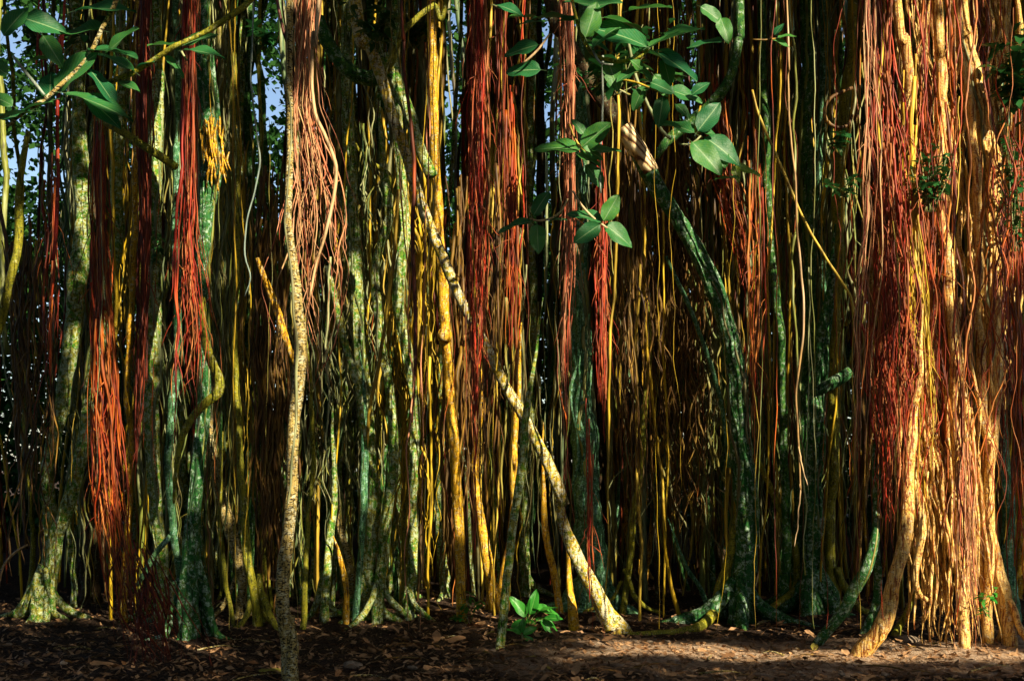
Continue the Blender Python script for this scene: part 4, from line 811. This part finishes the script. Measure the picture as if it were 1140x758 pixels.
# the broad-leaved seedling beside the spotted stem
def seedling(label, bx, by, leaves, name='seedling'):
    Y = foot_depth(by); org = P(bx, by, Y); root = empty(name, org, label, 'seedling')
    for i, (x, y, L, a, t) in enumerate(leaves):
        pb = P(x, y, Y); q = spline([[org[0], org[1], -.03, .004], list((org + pb) / 2 + np.array([0, 0, .03])) + [.0035], list(pb) + [.0025]], .03)
        B = Mesh(); tube(B, q[:, :3], q[:, 3], 5); B.build('stem', M['greenish'], root, org)
        place_leaf(root, SPR[i % 3], x, y, Y + RNG.uniform(-.05, .05), L, a, t, org, RNG.normal(0, .2), RNG.normal(0, .3))
seedling('bright green broad-leaved seedling left of the stake root', 585, 704,
         [(586, 686, 24, 125, 30), (590, 684, 24, 75, 20), (592, 676, 26, -5, 45), (588, 688, 26, -75, 25), (596, 688, 24, -20, 50), (602, 690, 22, -40, 40), (584, 690, 22, 215, 40), (606, 688, 18, 10, 50), (598, 682, 20, 30, 60)])
seedling('lowest bright green seedling in front of the broad-leaved one', 581, 714, [(581, 706, 16, 150, 50), (582, 706, 16, 30, 50), (580, 704, 14, 80, 30), (583, 708, 15, -30, 55)])

# ------------------------------------------------------------------ ground
def gz(x, y):
    return (0.018 * np.sin(x * 2.1 + y * .7) + .014 * np.sin(x * 5.3 - y * 4.1) + .008 * np.sin(x * 13 + 1) * np.sin(y * 17)) * np.clip((26 - np.abs(y)) / 10, 0, 1)
xs = np.concatenate([[-400, -150, -60, -30, -18], np.linspace(-12, 12, 361), [18, 30, 60, 150, 400]])
ys = np.concatenate([[-400, -150, -60, -25, -10, 0, 4], np.linspace(6, 16, 221), [18, 22, 30, 60, 150, 400]])
GX, GY = np.meshgrid(xs, ys)
GZ = gz(GX, GY)
fine = (np.abs(GX) <= 12) & (GY >= 6) & (GY <= 16)
GZ = GZ + np.where(fine, RNG.normal(0, .0045, GX.shape), 0)
nx, ny = len(xs), len(ys)
i = np.arange(ny - 1)[:, None] * nx; j = np.arange(nx - 1)[None, :]
B = Mesh(); B.add(np.stack([GX, GY, GZ], -1).reshape(-1, 3), np.stack([i + j, i + j + 1, i + nx + j + 1, i + nx + j], -1))
tag(B.build('ground', M['soil']), 'dark forest soil with a sandy strip coloured paler for the sunlight', None, kind='structure')

# fallen leaves: the nearest ones are things, the rest litter
DEAD = [leaf_mesh('fallen_leaf', 1, .5 + .06 * k, M['deadleaf'], -.25 + .16 * k, .5 - .12 * k, 8, 4, 0, seed=40 + k) for k in range(5)]
DEADY = [leaf_mesh('fallen_leaf', 1, .5, M['yellowdead'], .1, .2, 8, 4, 0, seed=50 + k) for k in range(2)]
GZONES = [(-50, 130, 'at the lower left corner'), (130, 300, 'under the torn trunk'), (300, 430, 'around the foot of the speckled pole'), (430, 560, 'before the jointed golden pole'),
          (560, 680, 'left of the leaning stump'), (680, 790, 'right of the leaning stump'), (790, 930, 'before the mossy buttress trunk'), (930, 1030, 'before the large cream root'), (1030, 1200, 'below the cream cords')]
def gzone(px):
    for a, b, t in GZONES:
        if px < b: return t
    return GZONES[-1][2]
for k in range(270):
    dens = RNG.random()
    px = RNG.uniform(380, 700) if dens < .38 else (RNG.uniform(860, 1150) if dens < .62 else RNG.uniform(-20, 1150))
    py = RNG.uniform(688, 770) if RNG.random() < .7 else RNG.uniform(678, 720)
    Y = foot_depth(py); p = P(px, py, Y); yel = RNG.random() < .06
    o = bpy.data.objects.new('fallen_leaf', (DEADY if yel else DEAD)[int(RNG.integers(0, 2 if yel else 5))]); COL.objects.link(o)
    s_ = RNG.uniform(.05, .13) if not (400 < px < 720 and py < 724) else RNG.uniform(.09, .18); o.scale = (s_, s_, s_ * RNG.uniform(.7, 1.6))
    o.location = (p[0], p[1], float(gz(p[0], p[1])) + .012); o.rotation_euler = (RNG.normal(0, .35), RNG.normal(0, .3), RNG.uniform(0, 6.28))
    tag(o, '%s fallen leaf lying %s' % ('yellow-green' if yel else 'curled brown', gzone(px)), 'fallen leaf', 'fallen leaves on the soil')
for lab, px, py, s_, yel in (('large pale brown leaf lying flat at the lower left corner', 100, 738, .22, 0), ('yellow-green leaf lying left of the speckled pole foot', 288, 754, .2, 1), ('small green-yellow leaf on the soil below the spotted stem', 598, 735, .12, 1), ('pale leaf lying alone on the dark soil right of the buttress trunk', 877, 700, .16, 0)):
    Y = foot_depth(py); p = P(px, py, Y)
    o = bpy.data.objects.new('fallen_leaf', (DEADY[0] if yel else DEAD[3])); COL.objects.link(o); o.scale = (s_, s_, s_)
    o.location = (p[0], p[1], float(gz(p[0], p[1])) + .02); o.rotation_euler = (.1, 0, .3 if px < 500 else 2.6); tag(o, lab, 'fallen leaf')
B = Mesh()
for k in range(14000):
    px = RNG.uniform(-30, 1170); py = 660 + 110 * RNG.random() ** .8; Y = foot_depth(py); p = P(px, py, Y); z = float(gz(p[0], p[1])) + RNG.uniform(.002, .016)
    a = RNG.uniform(0, 6.28); L = RNG.uniform(.008, .055) * (.6 + .4 * RNG.random()); w = L * RNG.uniform(.12, .5); d = np.array([math.cos(a), math.sin(a), RNG.normal(0, .35)]); s_ = np.array([-math.sin(a), math.cos(a), RNG.normal(0, .4)])
    b = np.array([p[0], p[1], z]); B.add(np.array([b - d * L, b - s_ * w, b + d * L, b + s_ * w + np.array([0, 0, w * .4])]), [[0, 1, 2, 3]])
tag(B.build('leaf_litter', M['deadleaf'], smooth=False), 'fine litter of leaf crumbs strewn over the soil', 'leaf litter', kind='stuff')

# twigs on the ground and stones
for k in range(46):
    px, py = RNG.uniform(0, 1140), RNG.uniform(694, 764); Y = foot_depth(py); p = P(px, py, Y); a = RNG.normal(0, .5) + (0 if RNG.random() < .5 else 3.14); L = RNG.uniform(.1, .45)
    q = np.array([[p[0] + math.cos(a) * L * t, p[1] + math.sin(a) * L * t, gz(p[0], p[1]) + .012 + .02 * math.sin(t * 3)] for t in np.linspace(0, 1, 9)]); q[:, 1] += wob(9, 6, .012)
    B = Mesh(); tube(B, q, np.linspace(.007, .003, 9) * RNG.uniform(.6, 1.6), 5); o = B.build('fallen_twig', M['brown' if k % 3 else 'pole'], None, p); o.location = tuple(float(v) for v in p)
    tag(o, '%s fallen twig lying %s' % ('dark brown' if k % 3 else 'pale', gzone(px)), 'twig', 'twigs fallen on the soil')
def stone(px, py, s, label, group=None):
    Y = foot_depth(py); p = P(px, py, Y); B = Mesh(); nu, nv = 14, 9; V = []
    ph = RNG.uniform(0, 6, 4)
    for i in range(nv + 1):
        th = math.pi * i / nv
        for j in range(nu):
            a = 2 * math.pi * j / nu; r = s * (1 + .18 * math.sin(2 * a + ph[0]) * math.sin(th) + .12 * math.sin(3 * th + ph[1] + a) + .05 * math.sin(7 * a + ph[2]))
            V.append((p[0] + r * math.sin(th) * math.cos(a) * 1.3, p[1] + r * math.sin(th) * math.sin(a), r * math.cos(th) * .62 + s * .2))
    i = np.arange(nv)[:, None] * nu; j = np.arange(nu)[None, :]; j2 = (j + 1) % nu
    B.add(np.array(V), np.stack([i + j, i + nu + j, i + nu + j2, i + j2], -1)); o = B.build('stone', M['stone'], None, p); o.location = tuple(float(v) for v in p); tag(o, label, 'stone', group)
stone(392, 742, .055, 'grey stone lying right of the speckled pole foot')
stone(665, 690, .06, 'pale stone wedged at the left foot of the leaning stump')
stone(1128, 716, .10, 'largest pale stone at the right edge below the grey-beige trunk')
stone(610, 690, .05, 'brown stone beside the bright green seedling')
stone(1010, 714, .07, 'rounded stone between the cream root and the cream cords')
for k in range(60):
    px, py = (RNG.uniform(700, 1140), RNG.uniform(704, 756)) if k % 3 else (RNG.uniform(0, 700), RNG.uniform(700, 760))
    stone(px, py, RNG.uniform(.008, .026), 'small pebble lying on the soil %s' % gzone(px), 'pebbles on the soil')

# ------------------------------------------------------------------ crowns and far foliage
def leaf_cloud(Pn, size, name, mat, label, cat):
    n = len(Pn); a = RNG.uniform(0, 6.28, n); el = RNG.normal(0, .6, n)
    d = np.stack([np.cos(a) * np.cos(el), np.sin(a) * np.cos(el), np.sin(el)], 1)
    t = RNG.normal(0, 1, (n, 3)); s_ = np.cross(d, t); s_ /= np.linalg.norm(s_, axis=1)[:, None]
    L = size * RNG.uniform(.6, 1.4, n)[:, None]
    V = np.stack([Pn - d * L * .5, Pn + s_ * L * .42, Pn + d * L * .5, Pn - s_ * L * .42], 1).reshape(-1, 3)
    B = Mesh(); B.add(V, np.arange(n * 4).reshape(-1, 4)); return tag(B.build(name, mat, smooth=False), label, cat, kind='stuff')

# crown above the path: out of view, openings cut along sun rays to place the lit spots
LIT = [  # px,py,rx,ry,Y
 (1050, 580, 82, 165, 9.3), (1000, 470, 45, 150, 9.1), (1005, 160, 60, 190, 9.1), (1085, 150, 50, 200, 9.7),
 (900, 726, 280, 23, 9.0), (825, 420, 16, 110, 10.9), (828, 620, 22, 70, 10.8), (912, 430, 20, 60, 11.5), (1060, 738, 120, 18, 8.9), (720, 722, 90, 16, 9.5), (470, 230, 16, 60, 9.6), (505, 320, 18, 40, 9.6), (600, 500, 24, 56, 9.6), (572, 440, 18, 30, 9.6), (600, 694, 80, 12, 10.4), (665, 650, 34, 62, 10.0), (638, 640, 16, 60, 10.2),
 (590, 480, 22, 40, 10.1), (556, 415, 16, 30, 10.1), (495, 360, 16, 90, 13.0), (508, 560, 16, 90, 12.6), (545, 600, 22, 80, 11.8), (530, 470, 18, 60, 10.5), (571, 560, 16, 70, 11.5),
 (528, 330, 20, 120, 8.8), (560, 250, 30, 90, 9.4), (548, 260, 18, 60, 10.0), (505, 480, 30, 120, 11.4),
 (235, 175, 26, 60, 9.6), (232, 420, 26, 110, 8.9), (265, 440, 10, 130, 10.0), (210, 330, 26, 110, 8.2), (211, 120, 12, 90, 8.2),
 (113, 490, 24, 100, 8.9), (122, 300, 16, 70, 12), (152, 150, 8, 150, 11.5), (96, 480, 16, 60, 12), (60, 300, 14, 70, 8.2), (20, 300, 14, 50, 9.2), (155, 430, 12, 110, 9.1),
 (348, 230, 42, 140, 7.9), (326, 500, 18, 170, 7.8), (400, 360, 26, 160, 12.0), (450, 330, 22, 150, 12.2), (420, 520, 26, 80, 12), (378, 620, 16, 40, 10), (365, 560, 30, 80, 11),
 (470, 220, 16, 50, 10.1), (435, 120, 14, 40, 10.0), (484, 120, 12, 110, 13),
 (714, 172, 20, 30, 10.9), (765, 260, 16, 60, 10.9), (805, 340, 16, 60, 10.9), (700, 330, 14, 90, 10.6), (722, 440, 8, 110, 12), (820, 220, 34, 70, 11.6), (843, 330, 16, 100, 9.6),
 (632, 180, 12, 200, 7.8), (671, 330, 10, 110, 9.3), (888, 300, 9, 220, 8.3), (890, 500, 8, 90, 8.3), (710, 560, 12, 80, 12.6), (798, 660, 16, 40, 11),
 (225, 46, 40, 18, 6.8), (670, 240, 40, 26, 7.1), (655, 165, 40, 24, 7.3), (785, 165, 42, 40, 6.9), (700, 40, 60, 30, 6.4), (594, 686, 30, 24, 10.4), (80, 105, 60, 26, 6.2), (60, 30, 50, 24, 6.2), (120, 40, 30, 30, 6.2), (600, 75, 26, 20, 7.2),
 (830, 200, 14, 60, 9.6), (955, 640, 30, 60, 9.8), (910, 250, 30, 150, 12.5), (905, 480, 18, 120, 12), (640, 420, 20, 120, 13.5),
]
for k in range(110): LIT.append((RNG.uniform(0, 1140), RNG.uniform(0, 560), RNG.uniform(4, 12), RNG.uniform(15, 60), RNG.uniform(8.5, 13)))
n = 210000
Pn = np.stack([RNG.uniform(-12, 19, n), RNG.uniform(-11, 16.5, n), RNG.uniform(8.75, 10.6, n)], 1)
d = -S; keep = np.ones(n, bool)
for lx, ly, rx, ry, Yl in LIT:
    t = (Yl - Pn[:, 1]) / d[1]; Q = Pn + d[None] * t[:, None]
    qx = CX + F * Q[:, 0] / Yl; qy = HY - F * (Q[:, 2] - EYE) / Yl
    keep &= ~((((qx - lx) / (rx + 7)) ** 2 + ((qy - ly) / (ry + 10)) ** 2 < RNG.uniform(.75, 1.1, n)) & (t > 0))
leaf_cloud(Pn[keep], .20, 'unseen_tree_crown', M['crown'], 'unseen leafy crown of the banyan above the path, openings cut to place sunlight', 'tree crown')

for nm, n, x0, x1, y0, y1, lab in (('added_foliage_behind', 46000, -22, 24, -17, -14, 'leafy trees added behind the viewer to dim the sky light'), ('added_foliage_right', 26000, 21, 24, -14, 12, 'leaf wall added out of view on the right to dim the sky light'), ('added_foliage_left', 26000, -17, -14, -14, 12, 'leaf wall added out of view on the left to dim the sky light')):  # unseen leaf walls added behind and beside the camera to cut low sky light
    Pw = np.stack([RNG.uniform(x0, x1, n), RNG.uniform(y0, y1, n), RNG.uniform(0, 9, n)], 1)
    leaf_cloud(Pw, .26, nm, M['crown'], lab, 'foliage')

# foliage behind the grove, open where the sky shows
n = 250000
Pf = np.stack([RNG.uniform(-21, 21, n), RNG.uniform(24, 30, n), RNG.uniform(-.2, 15.5, n)], 1)
Pf = np.vstack([Pf, np.stack([RNG.uniform(-17, 17, 60000), RNG.uniform(24, 29, 60000), RNG.uniform(-.2, 7.5, 60000)], 1)]); n = len(Pf)
fx = CX + F * Pf[:, 0] / Pf[:, 1]; fy = HY - F * (Pf[:, 2] - EYE) / Pf[:, 1]; keep = np.ones(n, bool)
for gx, gy, rx, ry in GAPS:
    q = ((fx - gx) / rx) ** 2 + ((fy - gy) / ry) ** 2
    keep &= ~(q + .45 * np.sin(fx * .35 + gy) * np.sin(fy * .31 + gx) < RNG.uniform(.25, 1.0, n)) | (RNG.random(n) < .07)
leaf_cloud(Pf[keep], .16, 'background_foliage', M['farleaf'], 'dark far foliage behind the grove with small openings to the sky', 'foliage')

# ------------------------------------------------------------------ light, sky, camera
w = bpy.data.worlds.new('World'); sc.world = w; w.use_nodes = True
nt = w.node_tree; bg = nt.nodes['Background']
sky = nt.nodes.new('ShaderNodeTexSky'); sky.sky_type = 'NISHITA'; sky.sun_disc = False
sky.sun_elevation = SUN_EL; sky.sun_rotation = math.pi - SUN_AZ
nt.links.new(sky.outputs[0], bg.inputs[0]); bg.inputs[1].default_value = 0.075
ld = bpy.data.lights.new('sun', 'SUN'); ld.energy = 5.0; ld.angle = math.radians(.5); ld.color = (1.0, .84, .60)
lo = bpy.data.objects.new('sun', ld); COL.objects.link(lo)
lo.rotation_euler = Vector(S).to_track_quat('Z', 'Y').to_euler(); lo.location = (6, -8, 9)

cd = bpy.data.cameras.new('camera'); cam = bpy.data.objects.new('camera', cd); COL.objects.link(cam); sc.camera = cam
cam.location = (0, 0, EYE); cam.rotation_euler = (math.radians(90), 0, 0)
cd.sensor_width = 36; cd.lens = 36 * F / 1140; cd.shift_y = (HY - 379) / 1140; cd.clip_end = 2000; cd.clip_start = .05
sc.view_settings.view_transform = 'Standard'; sc.view_settings.look = 'None'; sc.view_settings.gamma = 1
sc.view_settings.exposure = 1.25
sc.cycles.max_bounces = 5; sc.cycles.diffuse_bounces = 3; sc.cycles.use_denoising = True
sc.cycles.sample_clamp_indirect = 6
